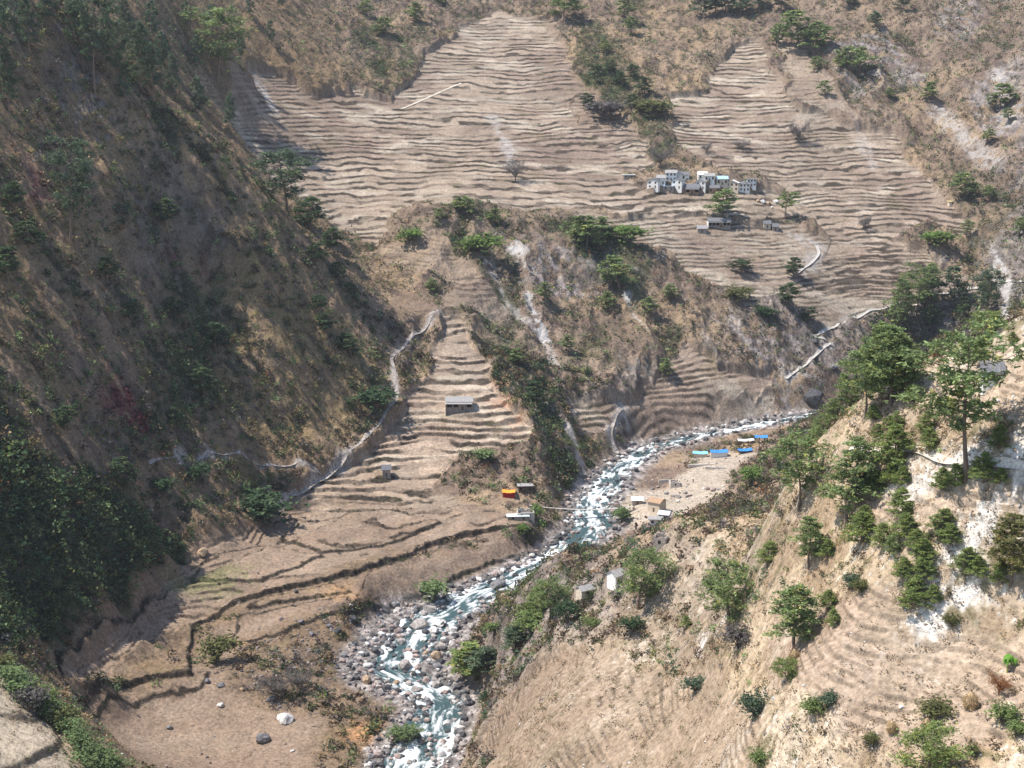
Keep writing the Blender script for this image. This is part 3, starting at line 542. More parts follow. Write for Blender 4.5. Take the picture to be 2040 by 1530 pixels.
IT += cluster("in the thicket left of the white landslip", [(1717, 1082, 66), (1760, 1090, 50), (1803, 1072, 52), (1825, 1096, 44), (1873, 1062, 50), (1893, 1087, 44), (1838, 1120, 50), (1843, 1155, 48), (1800, 1152, 44), (1820, 1212, 62), (1858, 1203, 38), (1796, 1030, 58), (1722, 1046, 40), (1780, 1105, 40, None, 'pine')], 'young', 'young', 1.7)
IT += cluster("right of the white landslip", [(1920, 1142, 52), (1947, 1152, 44), (1990, 1165, 45)], 'young', 'young', 1.6)
IT += cluster("on the dry slope", [(1650, 1216, 44), (1661, 1247, 36), (1647, 1112, 42), (1367, 1252, 26), (1697, 1172, 28, 'bush', 'blue'), (1716, 1180, 24, 'bush', 'olive'), (1620, 1422, 32, 'bush'), (1651, 1404, 26, 'bush', 'blue'), (1385, 1378, 30, 'bush', 'blue'), (1513, 1522, 28, 'bush'), (1472, 1292, 44, 'bush', 'grey'), (1180, 1253, 22, 'bush'), (1260, 1258, 30, 'bush', 'dark')], 'young', 'young', 1.5, 'small trees and bushes on the dry slope')
IT += cluster("at the lower right corner", [(1997, 1442, 40), (2023, 1467, 30), (1897, 1252, 24, 'bush', 'olive'), (1735, 1490, 26, 'bush', 'olive'), (1940, 1505, 22, 'bush', 'olive')], 'bush', 'young', 1.3)
IT += cluster("around the round river-side pine", [(1073, 1228, 60, 'full', None, 1.6), (1060, 1258, 50), (1045, 1240, 40, None, 'olive'), (985, 1262, 22)], 'bush', 'young', 1.4)
IT += cluster("on the wooded upper left slope", [(8, 196, 200, 'tall'), (20, 226, 130), (190, 190, 210, 'tall'), (232, 180, 130, 'tall'), (280, 182, 138), (306, 196, 110), (120, 28, 60), (155, 60, 80), (372, 62, 60), (395, 244, 92), (456, 262, 78), (420, 60, 50), (255, 90, 100), (330, 130, 60), (500, 40, 46), (560, 20, 40), (270, 120, 80)], 'full', 'blue', .7)
IT += cluster("along the left ridge line", [(616, 458, 68), (656, 505, 54), (632, 524, 40), (700, 712, 52), (630, 622, 36), (649, 664, 42), (676, 560, 40), (705, 600, 36)], 'full', 'dark', 1.9)
IT += cluster("on the dark left hillside", [(330, 455, 62), (15, 560, 70), (60, 500, 60), (350, 640, 50), (430, 700, 60), (260, 640, 46), (405, 790, 60), (130, 860, 55), (345, 850, 40), (20, 420, 60), (215, 560, 50)], 'full', 'dark', 1.7)
IT += cluster("above the top terraces", [(730, 32, 32), (760, 74, 40), (827, 46, 40), (880, 12, 26), (1123, 38, 46, 'round'), (1243, 42, 44), (1257, 68, 34), (1207, 108, 28)], 'full', 'pine', 1.8)
IT += cluster("in the strip between the two terraced slopes", [(1190, 165, 34), (1215, 150, 30), (1240, 175, 34), (1262, 158, 30), (1285, 190, 36), (1173, 218, 34), (1210, 238, 34, 'bush', 'grey'), (1255, 215, 28), (1300, 235, 34, 'bush', 'olive')], 'full', 'dark', 2.0)
IT += cluster("along the top edge right of centre", [(1400, 35, 52), (1425, 28, 48), (1447, 28, 48), (1473, 32, 50), (1513, 22, 48), (1557, 24, 48), (1693, 18, 34), (1793, 22, 34), (1747, 57, 34)], 'full', 'blue', 1.8)
IT += cluster("right of the upper right terraces", [(1590, 99, 80), (1621, 112, 68), (1550, 92, 46), (1622, 145, 32), (1643, 192, 32), (1707, 149, 54, 'round'), (1675, 140, 34), (1773, 199, 24), (1850, 202, 38)], 'full', 'pine', 1.7)
IT += cluster("on the far right mountainside", [(1923, 397, 54), (1973, 402, 34), (2010, 245, 28), (1993, 219, 54), (1967, 285, 28), (1927, 469, 30), (1873, 492, 30, 'bush', 'lime'), (2030, 470, 40)], 'full', 'pine', 1.8)
IT += cluster("at the lip below the terraces", [(913, 422, 32), (934, 434, 42), (987, 447, 32), (963, 507, 38, 'bush', 'lime'), (1147, 482, 44), (1170, 498, 70), (1200, 483, 52), (1253, 482, 34, 'bush', 'lime'), (875, 440, 24), (815, 480, 24, 'bush', 'lime')], 'full', 'pine', 2.0)
IT += cluster("in the gullies above the river", [(1293, 629, 38), (1233, 579, 72), (1210, 620, 40), (1327, 752, 38), (1027, 725, 32), (747, 819, 42, 'bush', 'dark'), (964, 918, 22, 'bush'), (1085, 600, 40), (1340, 600, 34), (1130, 700, 34), (863, 585, 30)], 'full', 'pine', 1.8)
IT += cluster("on the slope under the right village fields", [(1567, 609, 48), (1581, 552, 40), (1480, 543, 26, 'round'), (1527, 635, 22, 'bush'), (1610, 640, 30), (1470, 600, 24, 'bush', 'olive')], 'full', 'dark', 2.0)
IT += cluster("in the shaded ravine behind the near crest", [(1823, 642, 110, 'tall'), (1793, 652, 100), (1845, 622, 100), (1900, 612, 84, 'full', 'blue'), (1963, 652, 112, 'tall', 'blue', .8), (1953, 640, 90, 'tall', 'blue', .8), (1777, 669, 66), (1854, 662, 56, None, 'dark'), (1920, 650, 60, None, 'dark')], 'full', 'pine', 1.1)
IT += cluster("along the bank of the near left field", [(22, 1372, 44), (45, 1395, 48), (65, 1420, 52, None, 'grey'), (85, 1425, 50, None, 'lime'), (108, 1440, 50), (125, 1455, 54, None, 'olive'), (140, 1470, 40), (160, 1500, 46), (182, 1525, 50), (200, 1545, 52), (225, 1560, 55), (5, 1345, 40, None, 'olive')], 'bush', 'pine', 1.25)
IT += cluster("climbing the left ridge behind the front spur", [(345, 205, 100), (320, 150, 90), (300, 90, 90), (215, 110, 100), (150, 90, 110), (90, 60, 100), (60, 110, 120), (395, 150, 80), (250, 215, 90), (480, 130, 60), (540, 90, 50)], 'full', 'blue', .66, "pines on the left ridge")
plant_many(IT)

# ------------------------------------------------------------------ countless undergrowth
def clump(seed, nq):
    rg = np.random.default_rng(seed); c = rg.normal(0, 1, (nq, 3)) * [.34, .34, .26] + [0, 0, .36]; c[:, 2] = np.abs(c[:, 2]) + .02
    sh = .75 + .5 * vn(c[:, 0] * 3 + seed, c[:, 1] * 3 + c[:, 2] * 2, 5); V, Fq, C = blades(c, .30 if nq < 20 else .25, 1, .75, rg, np.ones((nq, 3)) * sh[:, None], .2); return V, Fq, C
def scatter(name, label, n, r0, r1, sel, size, nq, seed, power=1.0, stretch=1.0):
    rg = np.random.default_rng(seed); th = np.radians(rg.uniform(-25, 25, n)); r = r0 + (r1 - r0) * rg.random(n) ** power; x = r * np.sin(th); y = r * np.cos(th)
    z, a = surf(x, y, True); p, col, sz = sel(x, y, z, a, rg); k = rg.random(n) < p; x, y, z, col, sz = x[k], y[k], z[k], col[k], sz[k]; s = size(rg, len(x)) * sz
    A = Acc(); tpl = [clump(seed * 10 + i, nq) for i in range(6)]; which = rg.integers(0, 6, len(x))
    for t in range(6):
        m = which == t; nn = int(m.sum())
        if not nn: continue
        V, Fq, C = tpl[t]; q = rg.uniform(0, 6.28, nn); ca, sa = np.cos(q)[:, None], np.sin(q)[:, None]; S = s[m][:, None]; st = stretch * rg.uniform(.7, 1.25, nn)[:, None]
        X = (V[None, :, 0] * ca - V[None, :, 1] * sa) * S + x[m][:, None]; Y = (V[None, :, 0] * sa + V[None, :, 1] * ca) * S + y[m][:, None]; Z = V[None, :, 2] * S * st + z[m][:, None] - .1 * S
        FF = (Fq[None] + (np.arange(nn) * len(V))[:, None, None]).reshape(-1, 4); CC = (C[None] * col[m][:, None, :]).reshape(-1, 3); A.add(np.stack([X, Y, Z], 2).reshape(-1, 3), FF, CC)
    me = A.mesh(name); me.materials.append(LEAF); o = link(name, me); o["kind"] = "stuff"; o["label"] = label; print(name, len(x), A.n // 4); return o
def pal(keys, w, rg, n):
    K = np.array([GREENS[k] for k in keys]); w = np.asarray(w, float); return K[rg.choice(len(keys), n, p=w / w.sum())] * rg.uniform(.7, 1.25, (n, 1))
def sel_shrub(x, y, z, a, rg):
    n = len(x); g = a['green']; c1 = pal(['dark', 'pine', 'olive', 'lime', 'dark', 'rust'], [5, 5, 3, .5, 3, .25], rg, n); c2 = pal(['brown', 'grey', 'olive', 'dark', 'straw'], [4, 2.8, 2.2, 1.4, 2.2], rg, n)
    c = np.where((rg.random(n) < g * 1.15 + .1 * fbm(x / 12, y / 12, 2, 7))[:, None], c1, c2)
    for P, col, s in TINT[:3]:
        m = smask(sdp(x, y, P), 4) > .5; c = np.where(m[:, None], np.asarray(col) * 1.1, c)
    p = np.clip(a['dens'] * (1.15 + 1.3 * fbm(x / 14, y / 14, 3, 17)), 0, 1) * ss(6, 9, a['rd'] - a['hw'] + 4 * a['dens'])
    for P, hw, s in SCREE: d, _ = pld(x, y, P); p = p * ss(hw * .4, hw * 1.2, d)
    for P in WHITE: p = p * (1 - smask(sdp(x, y, P), 2))
    c = c * rg.uniform(.55, 1.7, (n, 1)) * (1 + .5 * a['near'])[:, None]
    return p * ss(.3, .1, a['flat'] * 1.0), c, mixf(1.0, .5, a['near']) * (1 + .5 * ss(.5, .9, a['dens']) * (1 - a['near']))
scatter("undergrowth", "shrubs and low trees covering the nearer valley slopes", 170000, 190, 720, sel_shrub, lambda rg, n: rg.uniform(.9, 3.0, n) * rg.uniform(.7, 1.5, n), 34, 3, .6)
scatter("far_undergrowth", "shrubs and low trees covering the far mountainside", 170000, 720, 1290, sel_shrub, lambda rg, n: rg.uniform(1.1, 3.0, n) * rg.uniform(.7, 1.4, n), 12, 6, .8)
def sel_wall(x, y, z, a, rg):
    n = len(x); c = pal(['brown', 'olive', 'dark', 'grey'], [4, 2, 2, 3], rg, n) * .9; return ss(.35, .8, a['riser']) * .55 * (1 - a['nf']), c, mixf(1.0, .5, a['near'])
scatter("weeds", "dry weeds and brambles along the terrace walls", 150000, 190, 1180, sel_wall, lambda rg, n: rg.uniform(.5, 1.3, n), 12, 4, .8, .7)
def sel_tuft(x, y, z, a, rg):
    n = len(x); c = np.where(rg.random((n, 1)) < .55, [[.36, .25, .14]], [[.14, .10, .065]]) * rg.uniform(.6, 1.3, (n, 1)); c = np.where(rg.random((n, 1)) < .14, [[.15, .16, .07]], c); c = np.where(rg.random((n, 1)) < .25, [[.46, .35, .21]], c)
    return (.25 + .75 * ss(-.1, .3, fbm(x / 7, y / 7, 3, 27))) * (1 - .85 * a['flat']) * (a['near'] * .9 + .12) * (1 - a['rbed']), c, np.ones(n)
scatter("dry_grass", "tufts of dry grass on the near hillside", 170000, 150, 480, sel_tuft, lambda rg, n: rg.uniform(.3, 1.25, n) ** 1.3, 14, 5, .7, .8)

scatter("bank_scrub", "scrub and brambles on the field banks of the left flat", 130000, 270, 640, lambda x, y, z, a, rg: (ss(.25, .7, a['riser']) * .8, pal(['brown', 'olive', 'dark', 'grey'], [4, 2, 3, 3], rg, len(x)) * rg.uniform(.5, 1.2, (len(x), 1)), mixf(1.0, .6, a['near'])), lambda rg, n: rg.uniform(.4, 1.3, n), 14, 7, .8, .8)
# ------------------------------------------------------------------ river, boulders, stones
def build_river():
    P = np.array(RW); k = np.arange(len(P)); t = np.linspace(0, len(P) - 1, 900); X = np.interp(t, k, P[:, 0]); Y = np.interp(t, k, P[:, 1])
    for _ in range(30): X[1:-1] = (X[:-2] + X[2:] + 2 * X[1:-1]) / 4; Y[1:-1] = (Y[:-2] + Y[2:] + 2 * Y[1:-1]) / 4
    tx = np.gradient(X); ty = np.gradient(Y); l = np.hypot(tx, ty); nx, ny = -ty / l, tx / l; nc = 60; s = np.linspace(-1, 1, nc)
    _, rz, hw, gv = river_at(X, Y); W = hw + 3.5; V = np.stack([X[:, None] + nx[:, None] * s * W[:, None], Y[:, None] + ny[:, None] * s * W[:, None]], 2).reshape(-1, 2)
    _, rzz, _, _ = river_at(V[:, 0], V[:, 1]); al = np.repeat(np.r_[0, np.cumsum(np.hypot(np.diff(X), np.diff(Y)))], nc); ac = np.tile(s, 900) * np.repeat(W, nc); wob = 2.5 * fbm(V[:, 0] / 7, V[:, 1] / 7, 3, 207); big = fbm((al + wob) / 13, (ac + wob) / 5, 4, 201, .6); sm = fbm((al + wob) / 4.5, (ac + wob * .6) / 1.3, 4, 205, .65); z = rzz - .35 + .35 * big + .28 * sm
    me = np_mesh("river", np.c_[V, z], grid_faces(900, nc), True); foam = ss(-.24, .30, big * .9 + sm * .8 - .04 - .25 * ss(.7, 1, np.abs(np.tile(s, 900)))) ** .8; c = np.array([[.05, .095, .10]]) + (np.array([[.76, .80, .81]]) - [[.05, .095, .10]]) * foam[:, None]; set_col(me, c); set_col(me, np.repeat(foam[:, None], 3, 1), "foam")
    m, n, l, b = mat_new("river_water", .12); b.inputs["Specular IOR Level"].default_value = .5
    at = n.new("ShaderNodeAttribute"); at.attribute_name = "tint"; fo = n.new("ShaderNodeAttribute"); fo.attribute_name = "foam"; geo = n.new("ShaderNodeNewGeometry"); ns = n.new("ShaderNodeTexNoise"); ns.inputs["Scale"].default_value = 1.6; ns.inputs["Detail"].default_value = 5; l.new(geo.outputs["Position"], ns.inputs["Vector"])
    l.new(at.outputs["Color"], b.inputs["Base Color"]); r = n.new("ShaderNodeMapRange"); r.inputs[3].default_value = .08; r.inputs[4].default_value = .7; l.new(fo.outputs["Fac"], r.inputs[0]); l.new(r.outputs[0], b.inputs["Roughness"])
    bp = n.new("ShaderNodeBump"); bp.inputs["Distance"].default_value = .5; l.new(ns.outputs[0], bp.inputs["Height"]); l.new(bp.outputs[0], b.inputs["Normal"]); o = link("river", me, m); o["kind"] = "structure"; o["label"] = "rushing mountain river with white water"
build_river()
def rock_geo(seed, sub=2, cut=.25):
    rg = np.random.default_rng(seed); import bmesh
    bm = bmesh.new(); bmesh.ops.create_icosphere(bm, subdivisions=sub, radius=1); V = np.array([v.co[:] for v in bm.verts]); Fq = np.array([[v.index for v in f.verts] for f in bm.faces]); bm.free()
    for _ in range(9):
        n = unit(rg.normal(size=3)); d = rg.uniform(.55, .85); s = V @ n; V = V - n * np.maximum(s - d, 0)[:, None] * .92
    V = V * [1, rg.uniform(.7, .95), rg.uniform(.55, .8)] * (1 + .06 * rg.normal(size=(len(V), 1))); return V, Fq
def rock_mat():
    m, n, l, b = mat_new("river_stone", .85); at = n.new("ShaderNodeAttribute"); at.attribute_name = "tint"; geo = n.new("ShaderNodeNewGeometry"); ns = n.new("ShaderNodeTexNoise"); ns.inputs["Scale"].default_value = 1.3; ns.inputs["Detail"].default_value = 7; l.new(geo.outputs["Position"], ns.inputs["Vector"])
    r = n.new("ShaderNodeMapRange"); r.inputs[1].default_value = .3; r.inputs[2].default_value = .7; r.inputs[3].default_value = .55; r.inputs[4].default_value = 1.3; l.new(ns.outputs[0], r.inputs[0]); mx = n.new("ShaderNodeVectorMath"); mx.operation = 'SCALE'; l.new(at.outputs["Color"], mx.inputs[0]); l.new(r.outputs[0], mx.inputs["Scale"]); l.new(mx.outputs[0], b.inputs["Base Color"])
    bp = n.new("ShaderNodeBump"); bp.inputs["Distance"].default_value = .25; l.new(ns.outputs[0], bp.inputs["Height"]); l.new(bp.outputs[0], b.inputs["Normal"]); return m
ROCK = rock_mat(); RCOL = {'pale': (.38, .345, .32), 'white': (.62, .60, .57), 'grey': (.20, .195, .20), 'dark': (.085, .085, .09), 'tan': (.44, .32, .21), 'pink': (.36, .28, .25)}
_rk = {}
def rock_mesh(col, var):
    if (col, var) not in _rk:
        V, Fq = rock_geo(900 + var, 2); me = np_mesh("boulder", V, Fq, False); rg = np.random.default_rng(var); set_col(me, np.asarray(RCOL[col])[None] * rg.uniform(.8, 1.15, (len(V), 1))); me.materials.append(ROCK); _rk[(col, var)] = me
    return _rk[(col, var)]
def rocks(items):   # (px, py of the foot, width in photo pixels, colour, label, group)
    rr = random.Random(11); loc = pick_many([(i[0], i[1]) for i in items])
    for (px, py, w, col, label, group), p in zip(items, loc):
        d = p.y * CT - p.z * ST; s = w * d / F / 2; rd, rz, hw, _ = river_at(np.array([p.x]), np.array([p.y])); zz = max(p.z, float(rz[0]) - .5) if rd[0] < hw[0] else p.z
        o = bpy.data.objects.new("boulder", rock_mesh(col, rr.randrange(7))); COL.objects.link(o); o.location = (p.x, p.y, zz + s * .32); o.scale = (s, s * rr.uniform(.8, 1.1), s * rr.uniform(.8, 1.05)); o.rotation_euler = (rr.uniform(-.2, .2), rr.uniform(-.2, .2), rr.uniform(0, 6.28)); tag(o, label, "boulder", group)
def rcluster(place, items, group):
    out = []; items = sorted(items, key=lambda t: t[0]); n = len(items)
    for i, it in enumerate(items):
        px, py, w = it[:3]; c = it[3] if len(it) > 3 else 'pale'; o = '' if n == 1 else (', leftmost' if i == 0 else ', rightmost' if i == n - 1 else ', %s from left' % (ORD[i] if i < 20 else str(i + 1) + 'th')); out.append((px, py, w, c, f"{c} boulder {place}{o}", group))
    return out
RK = [(568, 1437, 42, 'white', "large pale grey-white boulder on the stony flat", None), (524, 1478, 38, 'grey', "square dark grey boulder in the bare field", None), (542, 1396, 24, 'grey', "flat-topped grey boulder in the thorn thicket", None),
      (440, 1368, 22, 'grey', "grey boulder in the field corner heap", None), (412, 1360, 16, 'grey', "smaller grey boulder left in the field corner heap", None), (440, 1408, 16, 'white', "white stone below the field corner heap", None), (337, 1452, 16, 'grey', "lone grey stone in the left bare field", None),
      (583, 1497, 12, 'white', "small white stone right of the square boulder", None), (858, 1222, 34, 'pale', "big pale boulder at the left water edge below the field bank", None), (835, 1255, 44, 'pale', "largest pale boulder in the rock bar left of the rapids", None), (864, 1262, 32, 'white', "white boulder right of the largest pale one", None),
      (807, 1335, 34, 'pale', "flat pale boulder in mid stream below the tan stones", None), (850, 1305, 26, 'tan', "tan boulder on the gravel island", None), (870, 1312, 28, 'tan', "second tan boulder on the gravel island", None), (990, 1172, 40, 'grey', "grey boulder at the head of the rapids", None), (1008, 1190, 26, 'tan', "ochre boulder below the grey head boulder", None),
      (730, 1360, 32, 'tan', "tan boulder on the left water edge", None), (955, 1157, 22, 'white', "white boulder in the spray above the rapids", None), (700, 1240, 26, 'dark', "dark boulder with white top on the left bank scrub", None), (405, 1105, 30, 'rust' if 0 else 'tan', "orange-brown boulder at the far field corner", None)]
RK += rcluster("in the rock bar left of the rapids", [(775, 1290, 24, 'grey'), (790, 1262, 18, 'pink'), (800, 1285, 20, 'pale'), (760, 1305, 22, 'grey'), (815, 1300, 16, 'pink'), (880, 1250, 24, 'white'), (893, 1260, 20, 'pale'), (822, 1232, 18, 'pink'), (845, 1228, 18, 'pale'), (780, 1240, 16, 'pale')], "boulders in the rock bar")
RK += rcluster("on the right water edge by the rapids", [(950, 1222, 22, 'white'), (940, 1250, 22, 'pale'), (962, 1205, 18, 'pale'), (930, 1275, 24, 'pale'), (985, 1205, 18, 'pink'), (1000, 1160, 18, 'pale'), (1020, 1175, 14, 'white')], "boulders on the right water edge")
RK += rcluster("below the gravel island", [(830, 1380, 26, 'pale'), (850, 1362, 22, 'pink'), (868, 1372, 24, 'pale'), (885, 1385, 20, 'pink'), (845, 1395, 18, 'white'), (815, 1368, 18, 'pale'), (790, 1365, 18, 'tan'), (905, 1370, 18, 'grey'), (770, 1375, 22, 'dark')], "boulders below the gravel island")
RK += rcluster("along the lower stream", [(850, 1440, 20, 'pink'), (835, 1460, 18, 'grey'), (880, 1510, 22, 'white'), (895, 1500, 16, 'pale'), (865, 1520, 18, 'pale'), (800, 1500, 18, 'grey'), (780, 1515, 16, 'pink'), (815, 1525, 16, 'pale'), (905, 1440, 14, 'pale'), (740, 1510, 18, 'grey')], "boulders along the lower stream")
RK += rcluster("under the footbridge", [(1130, 990, 14, 'pink'), (1150, 1000, 16, 'pale'), (1165, 985, 12, 'white'), (1185, 1000, 14, 'white'), (1140, 1030, 14, 'pink'), (1160, 1050, 14, 'white'), (1205, 1060, 14, 'white'), (1215, 1040, 12, 'pale'), (1195, 1070, 14, 'pale'), (1150, 1065, 12, 'pink'), (1225, 1000, 12, 'pale'), (1180, 965, 10, 'grey')], "boulders under the footbridge")
RK += rcluster("in the upper bend", [(1190, 935, 12, 'pink'), (1205, 920, 12, 'pale'), (1230, 905, 12, 'pale'), (1260, 900, 12, 'white'), (1280, 905, 12, 'pale'), (1300, 888, 10, 'white'), (1330, 895, 12, 'pale'), (1235, 955, 10, 'grey'), (1250, 945, 10, 'pale'), (1175, 950, 12, 'grey'), (1420, 858, 12, 'white'), (1440, 850, 10, 'white'), (1465, 853, 12, 'pale')], "boulders in the upper bend")
RK += rcluster("in the pale group right of the village", [(1520, 405, 14, 'white'), (1532, 408, 12, 'tan'), (1546, 405, 14, 'white'), (1510, 402, 10, 'tan'), (1538, 415, 8, 'white'), (1556, 410, 8, 'white')], "pale boulders right of the village")
RK += rcluster("on the stony flat", [(480, 1330, 12, 'tan'), (495, 1340, 14, 'tan'), (508, 1352, 12, 'tan'), (482, 1375, 12, 'tan'), (620, 1265, 18, 'grey'), (655, 1250, 14, 'grey'), (672, 1260, 18, 'dark'), (600, 1240, 12, 'grey'), (700, 1290, 14, 'grey'), (560, 1235, 12, 'pink'), (640, 1320, 12, 'grey'), (700, 1210, 14, 'white'), (590, 1180, 12, 'dark'), (590, 1360, 14, 'grey')], "stones on the stony flat")
RK += rcluster("beside the slope path", [(1655, 690, 10, 'grey'), (1625, 685, 22, 'dark'), (1622, 800, 46, 'dark'), (1662, 735, 26, 'grey')], "dark rocks by the slope path")
rocks(RK)
def gravel(name, label, n, sel, smin, smax, seed):
    rg = np.random.default_rng(seed); th = np.radians(rg.uniform(-22, 22, n * 6)); r = 380 + 380 * rg.random(n * 6); x = r * np.sin(th); y = r * np.cos(th); rd, rz, hw, gv = river_at(x, y); k = rd < hw + gv + 4; x, y = x[k], y[k]; z, a = surf(x, y, True)
    p = sel(x, y, a); k = rg.random(len(x)) < p; x, y, z = x[k][:n], y[k][:n], z[k][:n]; rz2 = river_at(x, y)[1]; m = len(x); s = smin + (smax - smin) * rg.random(m) ** 4; A = Acc(); z = np.maximum(z, rz2 - .6)
    for t in range(5):
        V, Fq = rock_geo(300 + t, 1); kk = rg.integers(0, 5, m) == t; kk = (np.arange(m) % 5) == t; nn = int(kk.sum()); q = rg.uniform(0, 6.28, nn)[:, None]; S = s[kk][:, None]
        X = (V[None, :, 0] * np.cos(q) - V[None, :, 1] * np.sin(q)) * S + x[kk][:, None]; Y = (V[None, :, 0] * np.sin(q) + V[None, :, 1] * np.cos(q)) * S + y[kk][:, None]; Z = V[None, :, 2] * S + z[kk][:, None] + .25 * S
        kc = ['pale', 'white', 'grey', 'dark', 'pink', 'dark']; C = np.array([RCOL[c] for c in kc])[rg.integers(0, 6, nn)] * rg.uniform(.8, 1.15, (nn, 1)); A.add(np.stack([X, Y, Z], 2).reshape(-1, 3), (Fq[None] + (np.arange(nn) * len(V))[:, None, None]).reshape(-1, 3), np.repeat(C, len(V), 0))
    me = A.mesh(name); me.materials.append(ROCK); o = link(name, me); o["kind"] = "stuff"; o["label"] = label; print(name, m)
gravel("river_stones", "countless stones and cobbles lining the river bed", 10500, lambda x, y, a: np.maximum(ss(0, 1.5, a['rd'] - a['hw'] + 4 + 6 * fbm(x / 9, y / 9, 3, 33)), .12) * (1 - ss(-1, 4, a['rd'] - a['hw'] - a['gv'])), .25, 2.1, 8)

def rubble(name, label, n, sel, smin, smax, seed, r0, r1):
    rg = np.random.default_rng(seed); th = np.radians(rg.uniform(-22, 22, n)); r = r0 + (r1 - r0) * rg.random(n) ** .8; x = r * np.sin(th); y = r * np.cos(th); z, a = surf(x, y, True); p, kc = sel(x, y, a); k = rg.random(n) < p; x, y, z = x[k], y[k], z[k]; m = len(x); s = smin + (smax - smin) * rg.random(m) ** 3; A = Acc()
    for t in range(4):
        V, Fq = rock_geo(500 + t, 1); kk = (np.arange(m) % 4) == t; nn = int(kk.sum())
        if not nn: continue
        q = rg.uniform(0, 6.28, nn)[:, None]; S = s[kk][:, None]; X = (V[None, :, 0] * np.cos(q) - V[None, :, 1] * np.sin(q)) * S + x[kk][:, None]; Y = (V[None, :, 0] * np.sin(q) + V[None, :, 1] * np.cos(q)) * S + y[kk][:, None]; Z = V[None, :, 2] * S + z[kk][:, None] + .2 * S
        C = np.array([RCOL[c] for c in kc])[rg.integers(0, len(kc), nn)] * rg.uniform(.75, 1.15, (nn, 1)); A.add(np.stack([X, Y, Z], 2).reshape(-1, 3), (Fq[None] + (np.arange(nn) * len(V))[:, None, None]).reshape(-1, 3), np.repeat(C, len(V), 0))
    me = A.mesh(name); me.materials.append(ROCK); o = link(name, me); o["kind"] = "stuff"; o["label"] = label; print(name, m)
def in_white(x, y):
    m = np.zeros(x.shape, np.float32)
    for P in WHITE: m = np.maximum(m, smask(sdp(x + 3 * fbm(x / 5, y / 5, 2, 3), y, P), 2))
    return m
rubble("rubble", "pale rubble and stones on the near hillside", 60000, lambda x, y, a: (a['near'] * (.02 + .75 * in_white(x, y) + .25 * ss(.25, .5, fbm(x / 8, y / 8, 3, 71))) * (1 - a['nf']), ['pale', 'white', 'pale', 'tan', 'white']), .10, .55, 12, 160, 420)
STONY = P2((480,1290),(640,1210),(740,1210),(700,1330),(640,1420),(500,1400)); NEARB = P2((700,1225),(760,1190),(860,1165),(960,1130),(900,1180),(780,1250),(700,1330))
rubble("field_stones", "stones strewn over the stony flat beside the river", 60000, lambda x, y, a: ((.06 + .5 * ss(-.05, .35, fbm(x / 7, y / 7, 3, 73))) * smask(sdp(x, y, STONY), 8) + .012 * (x < 20), ['grey', 'dark', 'pink', 'grey', 'pale']), .15, .8, 13, 380, 520)

YARD = [P2((1280,945),(1370,950),(1380,1000),(1290,1005)), P2((1350,895),(1420,880),(1490,915),(1440,940),(1370,935)), P2((1440,965),(1400,970),(1400,985),(1440,985)), P2((1260,1010),(1300,1030),(1340,1055),(1290,1080),(1240,1040))]
rubble("yard_rubble", "rubble and broken walls around the riverside huts", 60000, lambda x, y, a: (.22 * np.maximum.reduce([smask(sdp(x, y, Q), 2) for Q in YARD]), ['pale', 'white', 'pink', 'grey', 'tan']), .2, .9, 14, 500, 720)
# ------------------------------------------------------------------ paths and stone runs laid on the ground
def flat_mat(name, col, rough=.9, amt=.35, sc=2.0):
    m, n, l, b = mat_new(name, rough); geo = n.new("ShaderNodeNewGeometry"); ns = n.new("ShaderNodeTexNoise"); ns.inputs["Scale"].default_value = sc; ns.inputs["Detail"].default_value = 6; l.new(geo.outputs["Position"], ns.inputs["Vector"])
    r = n.new("ShaderNodeMapRange"); r.inputs[1].default_value = .3; r.inputs[2].default_value = .7; r.inputs[3].default_value = 1 - amt; r.inputs[4].default_value = 1 + amt; l.new(ns.outputs[0], r.inputs[0]); mx = n.new("ShaderNodeVectorMath"); mx.operation = 'SCALE'
    mx.inputs[0].default_value = col; l.new(r.outputs[0], mx.inputs["Scale"]); l.new(mx.outputs[0], b.inputs["Base Color"]); bp = n.new("ShaderNodeBump"); bp.inputs["Distance"].default_value = .08; l.new(ns.outputs[0], bp.inputs["Height"]); l.new(bp.outputs[0], b.inputs["Normal"]); return m
MP = flat_mat("path_earth", (.60, .53, .44)); MPG = flat_mat("path_stones", (.33, .29, .26), amt=.6, sc=1.1); MPS = flat_mat("path_concrete", (.47, .44, .40))
